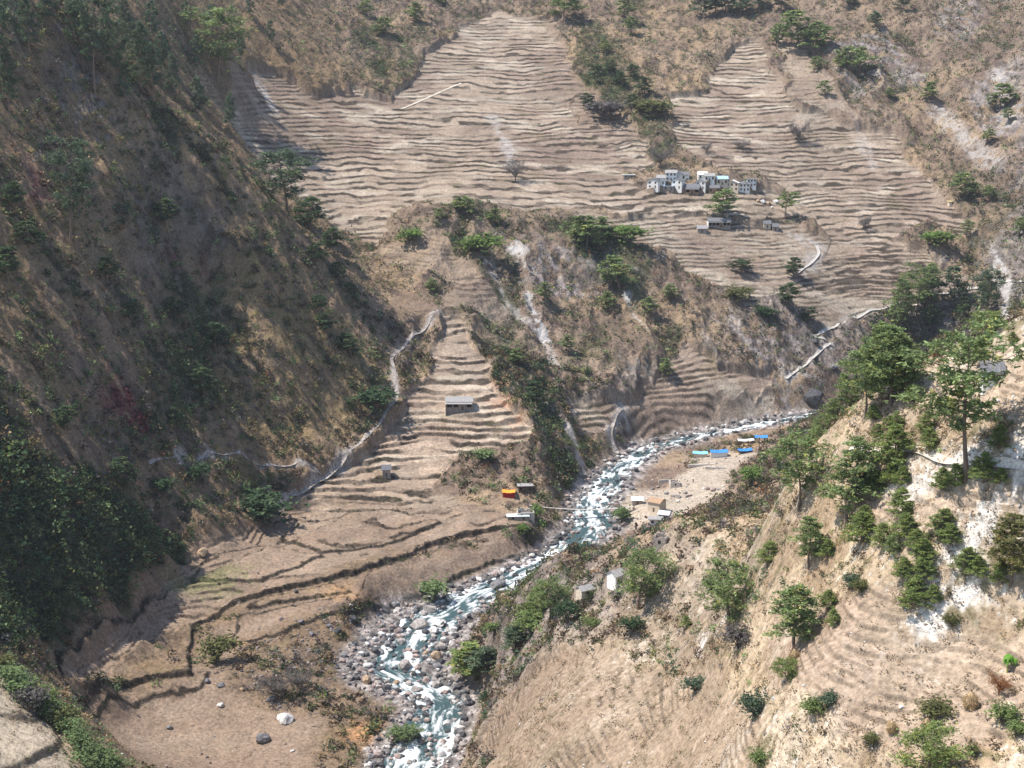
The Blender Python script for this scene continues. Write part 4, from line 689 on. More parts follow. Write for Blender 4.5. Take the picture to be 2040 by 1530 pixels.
def path(name, label, pts, width, mat, lift=.22):
    P = np.array(P2(*pts)); L = np.r_[0, np.cumsum(np.hypot(*np.diff(P, axis=0).T))]; n = max(8, int(L[-1] / 1.0)); t = np.linspace(0, L[-1], n); X = np.interp(t, L, P[:, 0]); Y = np.interp(t, L, P[:, 1])
    for _ in range(6): X[1:-1] = (X[:-2] + X[2:] + 2 * X[1:-1]) / 4; Y[1:-1] = (Y[:-2] + Y[2:] + 2 * Y[1:-1]) / 4
    X += 1.0 * fbm(t / 14, t * 0, 2, 301); Y += 1.0 * fbm(t / 14, t * 0 + 5, 2, 302); tx = np.gradient(X); ty = np.gradient(Y); l = np.hypot(tx, ty); nx, ny = -ty / l, tx / l; s = np.linspace(-1, 1, 5); w = width / 2 * (1 + .35 * fbm(t / 6, t * 0, 2, 303))
    V = np.stack([X[:, None] + nx[:, None] * s * w[:, None], Y[:, None] + ny[:, None] * s * w[:, None]], 2).reshape(-1, 2); z = surf(V[:, 0], V[:, 1]) + lift
    z = z.reshape(n, 5); zm = z.mean(1); zm = np.convolve(np.pad(zm, 4, 'edge'), np.ones(9) / 9, 'valid'); z = np.maximum(z, zm[:, None]).ravel(); me = np_mesh(name, np.c_[V, z], grid_faces(n, 5), True); o = link(name, me, mat); o["kind"] = "structure"; o["label"] = label
path("footpath", "pale path climbing the slope above the river", ((1565, 772), (1600, 745), (1645, 712), (1655, 702), (1620, 690), (1660, 665), (1700, 638), (1735, 618), (1775, 615)), 1.7, MPS, .3)
path("footpath", "stony creek path up the left side of the terraced fan", ((560, 1018), (600, 985), (660, 945), (730, 890), (760, 850), (792, 810), (785, 760), (780, 725), (820, 690), (850, 660), (877, 630)), 1.8, MPG, .1)
path("footpath", "white path crossing the near hillside", ((1690, 912), (1730, 912), (1775, 908), (1830, 915), (1900, 925), (1960, 935), (2060, 945)), 1.5, MP, .08)
path("footpath", "pale path on the far right mountainside", ((1780, 620), (1860, 600), (1930, 585), (2000, 578), (2060, 572)), 1.8, MPS, .3)
path("footpath", "thin track across the foot of the left hill", ((300, 960), (350, 942), (420, 938), (480, 938), (560, 948), (640, 955)), 1.0, MPG, .1)
path("footpath", "track between the upper terraces", ((800, 218), (850, 195), (905, 172), (920, 165)), 1.8, MP, .15)
path("footpath", "pale zigzag below the village fields", ((1590, 545), (1615, 525), (1632, 505), (1625, 490)), 1.8, MPS, .3)
path("footpath", "gravel gully down to the upper bend", ((1238, 815), (1222, 840), (1212, 865), (1222, 885), (1240, 895)), 1.8, MPG, .1)

# ------------------------------------------------------------------ houses, sheds, shelters
import bmesh
WHT = flat_mat("whitewash", (.84, .82, .78), amt=.12); CRM = flat_mat("cream_plaster", (.66, .56, .43), amt=.18); STN = flat_mat("stone_wall", (.36, .31, .27), amt=.5, sc=3.5); MUD = flat_mat("mud_wall", (.40, .27, .18), amt=.25)
SLT = flat_mat("slate_roof", (.17, .17, .18), amt=.4, sc=3); SLG = flat_mat("grey_roof", (.33, .32, .31), amt=.35, sc=3); TIN = flat_mat("tin_roof", (.60, .66, .70), .45, .12); TIB = flat_mat("blue_tin_roof", (.38, .55, .72), .45, .12); WTN = flat_mat("white_tin_roof", (.80, .81, .80), .5, .08)
BLU = flat_mat("blue_tarpaulin", (.06, .26, .68), .5, .15); LBL = flat_mat("pale_blue_tarpaulin", (.25, .62, .80), .5, .15); ORG = flat_mat("orange_tarpaulin", (.90, .34, .04), .55, .15); RED = flat_mat("red_cloth", (.45, .03, .03), .8); THA = flat_mat("thatch", (.46, .34, .20), amt=.4, sc=4)
DRK = flat_mat("dark_opening", (.025, .022, .02)); WOD = flat_mat("weathered_wood", (.16, .11, .075), amt=.4, sc=5); BLW = flat_mat("blue_paint", (.05, .12, .5), .6)
def bx(bm, x0, x1, y0, y1, z0, z1):
    v = [bm.verts.new(p) for p in ((x0, y0, z0), (x1, y0, z0), (x1, y1, z0), (x0, y1, z0), (x0, y0, z1), (x1, y0, z1), (x1, y1, z1), (x0, y1, z1))]
    for f in ((3, 2, 1, 0), (4, 5, 6, 7), (0, 1, 5, 4), (1, 2, 6, 5), (2, 3, 7, 6), (3, 0, 4, 7)): bm.faces.new([v[i] for i in f])
def fin(name, bm, mat, parent, bevel=0):
    me = bpy.data.meshes.new(name); bmesh.ops.recalc_face_normals(bm, faces=bm.faces[:]); bm.to_mesh(me); bm.free(); return link(name, me, mat, parent)
def prism(bm, prof, x0, x1):   # profile in y,z pushed along x
    a = [bm.verts.new((x0, y, z)) for y, z in prof]; b = [bm.verts.new((x1, y, z)) for y, z in prof]; n = len(prof); bm.faces.new(a[::-1]); bm.faces.new(b)
    for i in range(n): bm.faces.new((a[i], a[(i + 1) % n], b[(i + 1) % n], b[i]))
def house(t, L, W, H, wall, roof, rise=1.5, over=.5, bays=3, storeys=1, porch=False, flat=False, door=True, ridge_x=True, base=2.5):
    """walls L along x, W along y; front is -y"""
    bm = bmesh.new()
    if ridge_x and not flat: prism(bm, [(-W / 2, -base), (W / 2, -base), (W / 2, H), (0, H + rise), (-W / 2, H)], -L / 2, L / 2)
    elif not flat:
        prism(bm, [(-L / 2, -base), (L / 2, -base), (L / 2, H), (0, H + rise), (-L / 2, H)], -W / 2, W / 2); bmesh.ops.rotate(bm, verts=bm.verts[:], cent=(0, 0, 0), matrix=Matrix.Rotation(R(90), 3, 'Z'))
    else: bx(bm, -L / 2, L / 2, -W / 2, W / 2, -base, H)
    fin("wall", bm, wall, t); bm = bmesh.new(); th = .18
    if flat:
        bx(bm, -L / 2 - over, L / 2 + over, -W / 2 - over, W / 2 + over, H + .003, H + .003 + th)
    else:
        A, B = (W, L) if ridge_x else (L, W); k = rise / (A / 2); e = A / 2 + over
        prism(bm, [(-e, H - over * k + .02), (0, H + rise + .02), (e, H - over * k + .02), (e, H - over * k + th), (0, H + rise + th + .05), (-e, H - over * k + th)], -B / 2 - over, B / 2 + over)
        if not ridge_x: bmesh.ops.rotate(bm, verts=bm.verts[:], cent=(0, 0, 0), matrix=Matrix.Rotation(R(90), 3, 'Z'))
    fin("roof", bm, roof, t)
    for s in range(storeys):
        zb = H / storeys * s
        for i in range(bays):
            cx = -L / 2 + L * (i + .5) / bays; isdoor = door and s == 0 and i == bays // 2; w2 = min(.42, L / bays * .2) if not porch else L / bays * .34 if not isdoor else .5
            bm = bmesh.new(); z0, z1 = (zb + .05, zb + min(1.95, H / storeys * .8)) if isdoor else (zb + H / storeys * .36, zb + H / storeys * .76)
            bx(bm, cx - w2, cx + w2, -W / 2 - .05, -W / 2 + .02, z0, z1); p = fin("door" if isdoor else "window", bm, WOD if isdoor else DRK, t)
            if not isdoor:
                bm = bmesh.new()
                for q in ((cx - w2 - .1, cx - w2 - .003, z0 - .1, z1 + .1), (cx + w2 + .003, cx + w2 + .1, z0 - .1, z1 + .1), (cx - w2, cx + w2, z1 + .003, z1 + .1), (cx - w2, cx + w2, z0 - .1, z0 - .003)): bx(bm, q[0], q[1], -W / 2 - .09, -W / 2 + .02, q[2], q[3])
                fin("frame", bm, WOD, p)
    if porch:
        bm = bmesh.new(); prism(bm, [(-W / 2 - 1.8, H * .78), (-W / 2 - .02, H * .93), (-W / 2 - .02, H * .93 + .1), (-W / 2 - 1.8, H * .78 + .1)], -L / 2, L / 2); fin("porch_roof", bm, roof, t)
        for i in range(bays + 1):
            cx = -L / 2 + .1 + (L - .2) * i / bays; bm = bmesh.new(); bx(bm, cx - .09, cx + .09, -W / 2 - 1.7, -W / 2 - 1.5, -base, H * .79); fin("post", bm, WOD, t)
BL = []   # px, py foot of front, width in photo px, rot, label, name, category, builder
def bld(px, py, wpx, rot, name, cat, label, group=None, **k): BL.append((px, py, wpx, rot, name, cat, label, group, k))
V_ = "houses of the white village"
h = lambda px, py, w, rot, label, **k: bld(px, py, w, rot, "village_house", "house", label, V_, **k)
h(1304, 376, 26, -26, "white gabled house at the left end of the village", wall='WHT', roof='SLT', H=4.6, W=6, ridge_x=False, rise=1.8, storeys=2, bays=2)
h(1318, 370, 18, -10, "low-roofed house leaning on the leftmost white gable", wall='WHT', roof='SLG', H=4.2, W=5, bays=2)
h(1338, 363, 24, -8, "two-storey white house with dark openings, back row left", wall='WHT', roof='SLG', H=5.2, W=6, storeys=2, bays=3)
h(1332, 382, 24, -4, "low house under a pale blue tin roof at the lower left", wall='STN', roof='TIB', H=2.6, W=6, bays=2, flat=True)
h(1352, 384, 24, -28, "tall bright white gabled house in the left half of the village", wall='WHT', roof='SLT', H=5.4, W=6, ridge_x=False, storeys=2, bays=2)
h(1354, 362, 18, -24, "small white gable in the back row behind the tall one", wall='WHT', roof='SLT', H=4.6, W=5.5, ridge_x=False, bays=1)
h(1366, 363, 16, -6, "white house with dark windows in the back row", wall='WHT', roof='SLT', H=4.2, W=5, bays=2)
h(1380, 388, 30, -6, "dark slate-roofed house with a deep veranda, front row", wall='MUD', roof='SLT', H=4.2, W=7, porch=True, bays=3, rise=2.2)
h(1399, 383, 22, -24, "white gabled house right of the slate veranda house", wall='WHT', roof='SLG', H=5.0, W=6, ridge_x=False, storeys=2, bays=2)
h(1400, 359, 20, 0, "house under a pale greenish roof, highest in the village", wall='WHT', roof='WTN', H=3.4, W=5.5, bays=2)
h(1414, 363, 22, -4, "low house with white end wall, back row centre", wall='WHT', roof='SLG', H=3.4, W=5, bays=3)
h(1423, 386, 22, -2, "brown mud-walled house with white door posts, front centre", wall='MUD', roof='SLT', H=3.6, W=5, bays=3)
h(1439, 376, 24, -2, "house under a bright blue roof in the village centre", wall='CRM', roof='TIB', H=4.0, W=6, bays=3)
h(1462, 384, 28, -22, "cream and white gabled house right of the blue roof", wall='CRM', roof='WTN', H=5.2, W=7, ridge_x=False, storeys=2, bays=3)
h(1480, 384, 30, -2, "long slate-roofed house with pale front at the right end", wall='WHT', roof='SLT', H=4.8, W=6, storeys=2, bays=4)
h(1497, 381, 20, 0, "white house with dark centre, last on the right of the village", wall='WHT', roof='SLT', H=4.8, W=6, flat=True, storeys=2, bays=3)
bld(1253, 357, 22, 0, "hut", "hut", "low hut under pale tin left of the village", wall='STN', roof='TIN', H=1.8, W=5, flat=True, bays=2)
bld(1433, 456, 44, 0, "long_house", "house", "long dark-fronted house below the village pine with white end", wall='STN', roof='SLT', H=4.2, W=6, porch=True, bays=6, endwall='WHT')
bld(1398, 466, 18, 5, "hut", "hut", "small dark hut left below the long dark-fronted house", wall='STN', roof='SLG', H=2.6, W=4, bays=1)
bld(1528, 457, 14, 5, "hut", "hut", "small orange-walled hut under the right-hand village pine", wall='CRM', roof='SLT', H=3, W=4, bays=1); bld(1545, 462, 12, 0, "hut", "hut", "stone hut just right of the small orange-walled one", wall='STN', roof='SLT', H=2.8, W=4, bays=1)
bld(915, 820, 52, 0, "long_house", "house", "long open-fronted farmhouse on the terraced fan", wall='STN', roof='SLG', H=4.2, W=6, porch=True, bays=4, rise=1.6, endwall='CRM')
bld(769, 954, 16, 8, "hut", "hut", "small dark stone hut on the lower left terraces", wall='STN', roof='SLT', H=3.6, W=4, bays=1)
bld(1046, 985, 28, 5, "open_shed", "shed", "open shed with grey roof beside the orange shelter", wall='WOD', roof='SLG', H=2.8, W=4, bays=3, flat=True)
bld(1047, 1033, 34, 3, "stone_house", "house", "roofless pale stone house above the long tin roof", wall='STW', roof='STN', H=3.4, W=6, bays=2, ruin=True)
bld(1032, 1037, 42, 4, "tin_shed", "shed", "long low shed under a pale blue tin roof by the field", wall='STN', roof='TIN', H=1.5, W=3.5, flat=True, bays=2, base=2)
bld(1270, 1006, 20, 0, "hut", "hut", "hut under a bright white tin roof by the bridge end", wall='STN', roof='WTN', H=2.0, W=4.5, bays=1, rise=.9)
bld(1310, 1022, 26, -35, "stone_house", "house", "stone house with a dark shaded side on the sandy flat", wall='CRM', roof='MUD', H=4.4, W=6, bays=1, rise=1.2)
bld(1307, 1047, 26, -4, "hut", "hut", "white-walled hut with flat grey roof below the stone house", wall='WHT', roof='SLG', H=2.4, W=4, bays=2, flat=True)
bld(1325, 1038, 20, -20, "hut", "hut", "hut under a pale tin roof behind the white-walled hut", wall='STN', roof='TIN', H=2.6, W=5, bays=1, rise=.9)
bld(1345, 972, 20, 3, "ruin", "ruin", "roofless square stone ruin on the sandy flat", wall='STW', roof='STN', H=2.8, W=5, bays=1, ruin=True)
bld(1318, 1092, 26, -20, "ruin", "ruin", "collapsed stone hut on the near spur edge", wall='STN', roof='SLG', H=3, W=4, bays=1, ruin=True)
bld(1231, 1168, 34, 38, "white_house", "house", "white-walled house half hidden left of the big round pine", wall='WHT', roof='SLG', H=3.0, W=3.6, bays=2, rise=1.1, base=1.2, over=.3)
bld(1166, 1198, 30, 30, "small_house", "house", "small cream house with grey roof right of the round pine", wall='CRM', roof='SLG', H=2.2, W=3.0, bays=1, rise=.9, base=1.2, over=.3)
bld(1980, 768, 38, -6, "slate_house", "house", "slate-roofed house high on the near hillside at the right edge", wall='WHT', roof='SLT', H=2.6, W=4.4, bays=2, rise=1.3)
bld(1897, 410, 12, 0, "hut", "hut", "small yellow-roofed hut on the far right field edge", wall='CRM', roof='YEL', H=1.6, W=4, bays=1, flat=True)
STW = flat_mat("pale_stone_wall", (.62, .57, .50), amt=.3, sc=3); YEL = flat_mat("yellow_straw", (.75, .62, .28), amt=.2)
for (px, py, w, rot, name, cat, label, group, k), p in zip(BL, pick_many([(b[0], b[1]) for b in BL])):
    d = p.y * CT - p.z * ST; L = w * d / F * (.9 if group else 1); k = dict(k); wall = globals()[k.pop('wall')]; roof = globals()[k.pop('roof')]; ruin = k.pop('ruin', False); endw = k.pop('endwall', None); W = min(k.pop('W'), L * 1.05)
    fz = surf(np.array([p.x - L * .4, p.x + L * .4, p.x]), np.array([p.y, p.y, p.y + 1.0])); t = thing(name, label, cat, (p.x, p.y + W / 2, float(np.median(fz)) + .1), R(rot), group)
    if ruin:
        bm = bmesh.new(); H = k['H']; rr = random.Random(int(px))
        for x0, x1, y0, y1 in ((-L / 2, L / 2, -W / 2, -W / 2 + .4), (-L / 2, L / 2, W / 2 - .4, W / 2), (-L / 2 + .003, -L / 2 + .4, -W / 2 + .41, W / 2 - .41), (L / 2 - .4, L / 2 - .003, -W / 2 + .41, W / 2 - .41)):
            n = 5
            for i in range(n):
                if x1 - x0 > y1 - y0: bx(bm, x0 + (x1 - x0) * i / n, x0 + (x1 - x0) * (i + 1) / n - .01, y0, y1, -2, H * rr.uniform(.7, 1))
                else: bx(bm, x0, x1, y0 + (y1 - y0) * i / n, y0 + (y1 - y0) * (i + 1) / n - .01, -2, H * rr.uniform(.6, 1))
        fin("wall", bm, wall, t); bm = bmesh.new(); bx(bm, -L / 2 + .4, L / 2 - .4, -W / 2 + .4, W / 2 - .4, -1, .25); fin("floor_fill", bm, MUD, t)
        for i in range(k.get('bays', 1)):
            bm = bmesh.new(); cx = -L / 2 + L * (i + .5) / k.get('bays', 1); bx(bm, cx - .35, cx + .35, -W / 2 - .04, -W / 2 + .1, H * .3, H * .6); fin("window", bm, DRK, t)
    else:
        house(t, L, W, wall=wall, roof=roof, **k)
        if endw:
            bm = bmesh.new(); bx(bm, -L / 2 - .35, -L / 2 - .004, -W / 2 - 1.7 * k.get('porch', 0), W / 2, -2.5, k['H'] * .8); fin("end_wall", bm, globals()[endw], t)
    PLANTED.append((p.x, p.y, L))

# ------------------------------------------------------------------ tarpaulin shelters
def tarp(px, py, w, depth, H, mat, wallm, label, group, rot=0, sag=.3, name="tarpaulin_shelter"):
    p = pick_many([(px, py)])[0]; d = p.y * CT - p.z * ST; L = w * d / F; t = thing(name, label, "shelter", (p.x, p.y + depth / 2, p.z + .05), R(rot), group); n = 9
    X, Yg = np.meshgrid(np.linspace(-L / 2, L / 2, n), np.linspace(-depth / 2, depth / 2, n), indexing='ij'); Z = H + .7 * (1 - np.abs(Yg) / (depth / 2)) - sag * np.sin((X / L + .5) * math.pi) ** 2 + .09 * vn(X * 2, Yg * 2, int(px)); V = np.stack([X, Yg, Z], 2).reshape(-1, 3)
    me = np_mesh("sheet", np.r_[V, V - [0, 0, .05]], np.r_[grid_faces(n, n), grid_faces(n, n)[:, ::-1] + n * n], True); link("sheet", me, mat, t)
    for sx in (-1, 1):
        for sy in (-1, 1): bm = bmesh.new(); bx(bm, sx * L * .46 - .06, sx * L * .46 + .06, sy * depth * .44 - .06, sy * depth * .44 + .06, -1.5, H + .05); fin("post", bm, WOD, t)
    if wallm:
        bm = bmesh.new(); bx(bm, -L * .44, L * .44, -depth * .40, -depth * .36, -1.2, H * .92); fin("side_wall", bm, wallm, t)
G_ = "tarpaulin shelters by the upper bend"
tarp(1396, 912, 30, 5, 2.0, LBL, CRM, "shelter under a pale turquoise sheet, leftmost by the river bend", G_, -6)
tarp(1433, 912, 36, 6, 2.6, BLU, WHT, "shelter under a strong blue sheet over white walls", G_, 4); tarp(1484, 904, 30, 4.5, 1.4, BLU, None, "low blue sheet right of the blue-and-white shelter", G_, 14)
tarp(1486, 884, 34, 3.5, 1.3, WTN, None, "long white sheet behind the blue shelters", G_, 8); tarp(1517, 884, 26, 5, 3.0, BLU, None, "blue sheet raised on posts, rightmost of the shelters", G_, 0)
tarp(1014, 993, 26, 5, 2.6, ORG, RED, "bright orange tarpaulin shelter over red cloth at the cliff foot", None, -4)
def post(px, py, hp, label):
    p = pick_many([(px, py)])[0]; h_ = hp * (p.y * CT - p.z * ST) / F; t = thing("wooden_post", label, "post", p); bm = bmesh.new(); bmesh.ops.create_cone(bm, segments=8, radius1=.22, radius2=.14, depth=h_, cap_ends=True); bmesh.ops.translate(bm, verts=bm.verts[:], vec=(0, 0, h_ / 2)); fin("pole", bm, WOD, t); bm = bmesh.new(); bx(bm, -.3, .3, -.3, .3, h_ + .003, h_ + .5); fin("cap", bm, THA, t)
post(1512, 898, 26, "dark pole standing in front of the raised blue sheet"); post(1553, 868, 24, "weathered pole right of the tarpaulin shelters"); post(1526, 902, 16, "pale short pole right of the dark pole")

# ------------------------------------------------------------------ suspension footbridge
def footbridge():
    a, b = pick_many([(1052, 1012), (1262, 1016)]); a.z += 1.2; b.z += 1.6; t = thing("footbridge", "thin suspended footbridge over the rushing river", "bridge", (a.x, a.y, a.z)); D = b - a; Ln = D.length; N = 60
    side = Vector((-D.y, D.x, 0)).normalized(); sag = Ln * .035; pt = lambda s, o, up: Vector((D.x * s + side.x * o, D.y * s + side.y * o, D.z * s - sag * 4 * s * (1 - s) + up))
    V = []; Fq = []
    for i in range(N + 1):
        for o, u in ((-.6, 0), (.6, 0), (.6, -.14), (-.6, -.14)): V.append(tuple(pt(i / N, o, u)))
    for i in range(N):
        for k in range(4): Fq.append((i * 4 + k, i * 4 + (k + 1) % 4, i * 4 + 4 + (k + 1) % 4, i * 4 + 4 + k))
    me = np_mesh("deck", np.array(V), np.array(Fq)); link("deck", me, flat_mat("bridge_planks", (.55, .50, .44), amt=.2), t)
    for o in (-.62, .62):
        c = [tuple(Vector((D.x * s + side.x * o, D.y * s + side.y * o, D.z * s - sag * 3.6 * s * (1 - s) + 1.1 + 1.0 * (2 * s - 1) ** 2))) for s in np.linspace(0, 1, 40)]; V2, F2, C2 = tube(c, [.06] * 40, 5); link("cable", np_mesh("cable", V2, F2), WOD, t)
        H = Acc()
        for i in range(2, N, 3):
            s = i / N; p0 = pt(s, o, 0); p1 = Vector((p0.x, p0.y, D.z * s - sag * 3.6 * s * (1 - s) + 1.1 + 1.0 * (2 * s - 1) ** 2)); H.add(*tube([tuple(p0), tuple(p1)], [.025, .025], 3))
        me = np_mesh("hangers", np.concatenate(H.V), np.concatenate(H.F)); link("hangers", me, WOD, t)
    for s in (0, 1):
        bm = bmesh.new(); q = pt(s, 0, 0)
        for o in (-1, 1): w = q + side * o * .85; bx(bm, w.x - .2, w.x + .2, w.y - .2, w.y + .2, w.z - 4, w.z + 2.1)
        fin("tower", bm, STN, t)
footbridge()

# ------------------------------------------------------------------ banana plant, straw stacks, people, small things
def banana():
    p = pick_many([(2010, 1338)])[0]; t = thing("banana_plant", "bright green banana plant at the right edge above the reddish shrub", "banana plant", p, 0, None, .85); rg = np.random.default_rng(4); LM = leaf_mat("banana_leaf", .35)
    for k in range(4):
        bx_ = rg.normal(0, .5, 2); H = rg.uniform(2.0, 3.2); V, Fq, C = tube([(bx_[0], bx_[1], -.2), (bx_[0], bx_[1], H * .6), (bx_[0] * 1.1, bx_[1], H)], [.16, .13, .07], 8, (.25, .25, .10)); me = np_mesh("stem", V, Fq, True); set_col(me, C); link("stem", me, BARK, t); A = Acc()
        for i in range(8):
            a = i * 2.4 + k; ln = rg.uniform(1.5, 2.3); n = 7; s = np.linspace(0, 1, n); r = ln * .55 * s ** .8; z = H + ln * (.55 * s - 1.05 * s ** 2); w = .30 * np.sin(np.pi * np.clip(s * .93 + .05, 0, 1)); c, sn = math.cos(a), math.sin(a)
            mid = np.stack([bx_[0] + r * c, bx_[1] + r * sn, z], 1); pr = np.array([-sn, c, 0]); V = np.stack([mid - pr * w[:, None] - [0, 0, .08], mid, mid + pr * w[:, None] - [0, 0, .08]], 1).reshape(-1, 3); A.add(V, grid_faces(n, 3), np.tile(np.array([.16, .36, .05]) * rg.uniform(.8, 1.2), (len(V), 1)))
        me = A.mesh("leaves", True); me.materials.append(LM); link("leaves", me, None, t)
banana()
def stack(px, py, hp, label, Y=None, up=0):
    p = pick_many([(px, py)])[0]; h_ = hp * (p.y * CT - p.z * ST) / F; t = thing("straw_stack", label, "straw stack", p, random.Random(px).uniform(0, 6), "straw stacks on the near slope", h_ * .72); n = 14; prof = [(.0, .22), (.10, .30), (.35, .38), (.6, .33), (.85, .18), (1.0, .02)]; V = []
    for z, r in prof:
        for k in range(n): q = 2 * math.pi * k / n; rr = r * (1 + .16 * vn(np.array([k * 1.3 + px]), np.array([z * 7.]))[0]); V.append((rr * math.cos(q), rr * math.sin(q), z + .1))
    Fq = [(i * n + k, i * n + (k + 1) % n, (i + 1) * n + (k + 1) % n, (i + 1) * n + k) for i in range(len(prof) - 1) for k in range(n)]; link("straw", np_mesh("straw", np.array(V), np.array(Fq), True), THA, t)
    rg = np.random.default_rng(px); m = 520; q = rg.uniform(0, 6.28, m); z = rg.uniform(.05, .95, m); r = np.interp(z, [a for a, b in prof], [b for a, b in prof]); A = Acc(); A.add(*blades(np.stack([r * np.cos(q), r * np.sin(q), z + .08], 1), .24, 3, .10, rg, np.tile([.50, .37, .21], (m, 1)), .35, -.8)); me = A.mesh("loose_straw"); me.materials.append(LEAF); link("loose_straw", me, None, t)
    bm = bmesh.new(); bx(bm, -.03, .03, -.03, .03, -.3, 1.25); fin("pole", bm, WOD, t)
stack(1933, 1412, 46, "tall straw stack left of the reddish leafless shrub"); stack(1776, 1460, 34, "straw stack with dark base, left of the low pair"); stack(1846, 1456, 34, "straw stack under the wide olive bush, right of the low pair"); stack(1582, 1318, 34, "straw stack stored against the pine trunk")
stack(1258, 1248, 24, "small straw stack below the big round pine"); stack(1533, 985, 14, "small straw heap behind the near crest")
def person(px, py, label, shirt, trousers, size=1.65, rot=0, sit=False):
    p = pick_many([(px, py)])[0]; t = thing("person", label, "person", (p.x, p.y, p.z + .02), R(rot), None, size / 1.75); S = {}
    J = [(0, 0, .95), (0, 0, 1.2), (0, 0, 1.43), (0, .0, 1.52), (0, -.01, 1.66), (.19, 0, 1.40), (.24, -.02, 1.12), (.25, -.12, .88), (-.19, 0, 1.40), (-.25, .02, 1.12), (-.24, -.08, .87), (.10, 0, .90), (.12, -.04, .48), (.12, .02, .06), (.12, -.14, .03), (-.10, 0, .90), (-.12, .04, .48), (-.13, .10, .06), (-.13, -.04, .03)]
    E = [(0, 1), (1, 2), (2, 3), (3, 4), (2, 5), (5, 6), (6, 7), (2, 8), (8, 9), (9, 10), (0, 11), (11, 12), (12, 13), (13, 14), (0, 15), (15, 16), (16, 17), (17, 18)]
    rad = [.15, .14, .15, .055, .105, .065, .05, .035, .065, .05, .035, .10, .07, .045, .04, .10, .07, .045, .04]
    me = bpy.data.meshes.new("body"); me.from_pydata(J, E, []); o = link("body", me, flat_mat("skin", (.32, .18, .11), .6, .05), t); sk = o.modifiers.new("skin", 'SKIN'); ly = me.skin_vertices[0] if me.skin_vertices else None
    if ly:
        for i, r in enumerate(rad): ly.data[i].radius = (r, r)
        ly.data[0].use_root = True
    o.modifiers.new("sub", 'SUBSURF').levels = 1
    def cloth(nm, idx, mat, k):
        mp = {j: i for i, j in enumerate(idx)}; m2 = bpy.data.meshes.new(nm); m2.from_pydata([J[i] for i in idx], [(mp[a], mp[b]) for a, b in E if a in mp and b in mp], []); q = link(nm, m2, mat, t); q.modifiers.new("skin", 'SKIN')
        for i, j in enumerate(idx): m2.skin_vertices[0].data[i].radius = (rad[j] * k + .012,) * 2
        m2.skin_vertices[0].data[0].use_root = True; q.modifiers.new("sub", 'SUBSURF').levels = 1
    try:
        if not me.skin_vertices: raise RuntimeError
        cloth("shirt", [0, 1, 2, 5, 6, 8, 9], shirt, 1.1); cloth("trousers", [0, 11, 12, 13, 15, 16, 17], trousers, 1.12)
    except Exception: pass
    bm = bmesh.new(); bmesh.ops.create_icosphere(bm, subdivisions=2, radius=.115); bmesh.ops.scale(bm, verts=bm.verts[:], vec=(.95, 1.05, .8)); bmesh.ops.translate(bm, verts=bm.verts[:], vec=(0, .02, 1.73)); fin("hair", bm, DRK, t)
person(1097, 1150, "person in dark clothes standing on the grassy spur edge", flat_mat("dark_jacket", (.05, .045, .05)), flat_mat("dark_trousers", (.06, .05, .05)), 1.9, 30)
person(1381, 962, "person in dark clothes standing on the grey flat by the ruin", flat_mat("navy_jacket", (.05, .06, .10)), flat_mat("brown_trousers", (.08, .06, .05)), 1.8, -20)
person(1352, 934, "person in magenta clothes at the edge of the grey flat", flat_mat("magenta_shawl", (.45, .04, .25)), flat_mat("purple_skirt", (.25, .04, .18)), 1.75, 10)
def block(px, py, w, h_, dp, mat, name, cat, label, rot=0, group=None):
    p = pick_many([(px, py)])[0]; k = (p.y * CT - p.z * ST) / F; bm = bmesh.new(); L = w * k; bx(bm, -L / 2, L / 2, -dp / 2, dp / 2, -.4, h_); bmesh.ops.bevel(bm, geom=bm.edges[:], offset=min(.08, L * .1), segments=2, affect='EDGES')
    bmesh.ops.subdivide_edges(bm, edges=bm.edges[:], cuts=2, use_grid_fill=True); rg = random.Random(px)
    for v in bm.verts: v.co += Vector((rg.uniform(-.06, .06), rg.uniform(-.06, .06), rg.uniform(-.05, .05)))
    o = fin(name, bm, mat, None); o.location = p; o.rotation_euler = (0, 0, R(rot)); tag(o, label, cat, group); o['kind'] = 'thing'
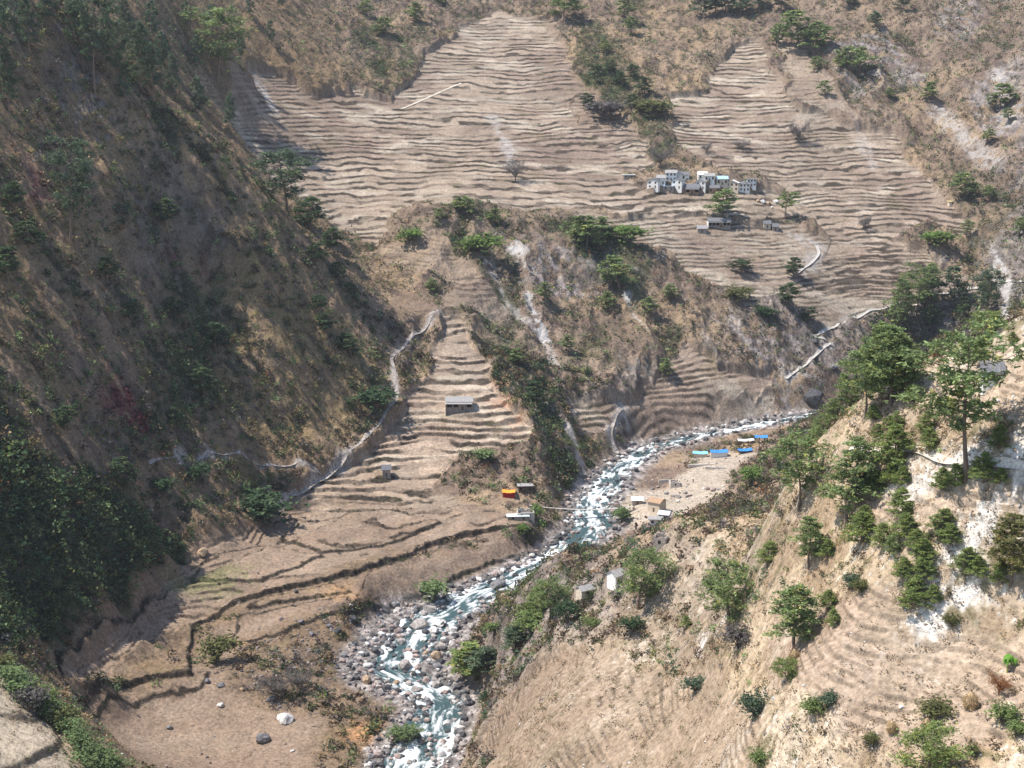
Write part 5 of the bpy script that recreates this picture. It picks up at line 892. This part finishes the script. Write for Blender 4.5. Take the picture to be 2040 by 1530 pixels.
RK2 = rcluster("in the heap on the grey flat", [(1402, 975, 10, 'white'), (1410, 976, 12, 'pink'), (1420, 978, 14, 'pink'), (1432, 976, 10, 'pale'), (1440, 970, 8, 'white')], "stones heaped on the grey flat")
RK2 += rcluster("by the broken walls", [(1328, 985, 12, 'grey'), (1340, 990, 12, 'pale'), (1352, 992, 14, 'grey'), (1365, 984, 12, 'pale'), (1310, 972, 10, 'pink'), (1300, 975, 10, 'grey'), (1350, 1000, 10, 'white')], "stones by the broken walls")
RK2 += [(478, 832, 7, 'white', "tiny white painted stone on the left hill path", None), (358, 925, 6, 'white', "tiny white stone at the foot of the left hill", None)]
rocks(RK2)
block(1322, 962, 22, 1.3, .6, STW, "stone_wall", "wall", "broken pale wall behind the square ruin", 20); block(1300, 988, 20, 1.0, .6, STW, "stone_wall", "wall", "low pale wall left of the square ruin", -30); block(1372, 990, 18, .9, .6, STN, "stone_wall", "wall", "short grey wall right of the square ruin", 40); block(1425, 935, 40, 1.0, .7, STW, "stone_wall", "wall", "pale rubble wall right under the blue-and-white shelter", -8)
block(1308, 1055, 18, .5, 1.2, STW, "stone_wall", "wall", "low broken wall of pale stones below the white-walled hut", 10)
block(1290, 1070, 26, .6, 1.0, STW, "stone_wall", "wall", "broken pale wall left of the collapsed hut", 18); block(1400, 928, 60, .8, 1.0, STW, "stone_wall", "wall", "long pale dry wall below the blue shelters", 6)

# ------------------------------------------------------------------ the valley air
bm = bmesh.new(); bx(bm, -900, 900, -30, 1760, -230, 640); hz = fin("haze", bm, None, None); hm = bpy.data.materials.new("haze_air"); hm.use_nodes = True; hn = hm.node_tree.nodes; hn.clear(); ho = hn.new("ShaderNodeOutputMaterial"); hv = hn.new("ShaderNodeVolumePrincipled")
hv.inputs["Color"].default_value = (.80, .86, .97, 1); hv.inputs["Density"].default_value = .00005; hv.inputs["Anisotropy"].default_value = .1; hm.node_tree.links.new(hv.outputs[0], ho.inputs["Volume"]); hz.data.materials.append(hm); hz["kind"] = "stuff"; hz["label"] = "thin blue haze filling the valley"
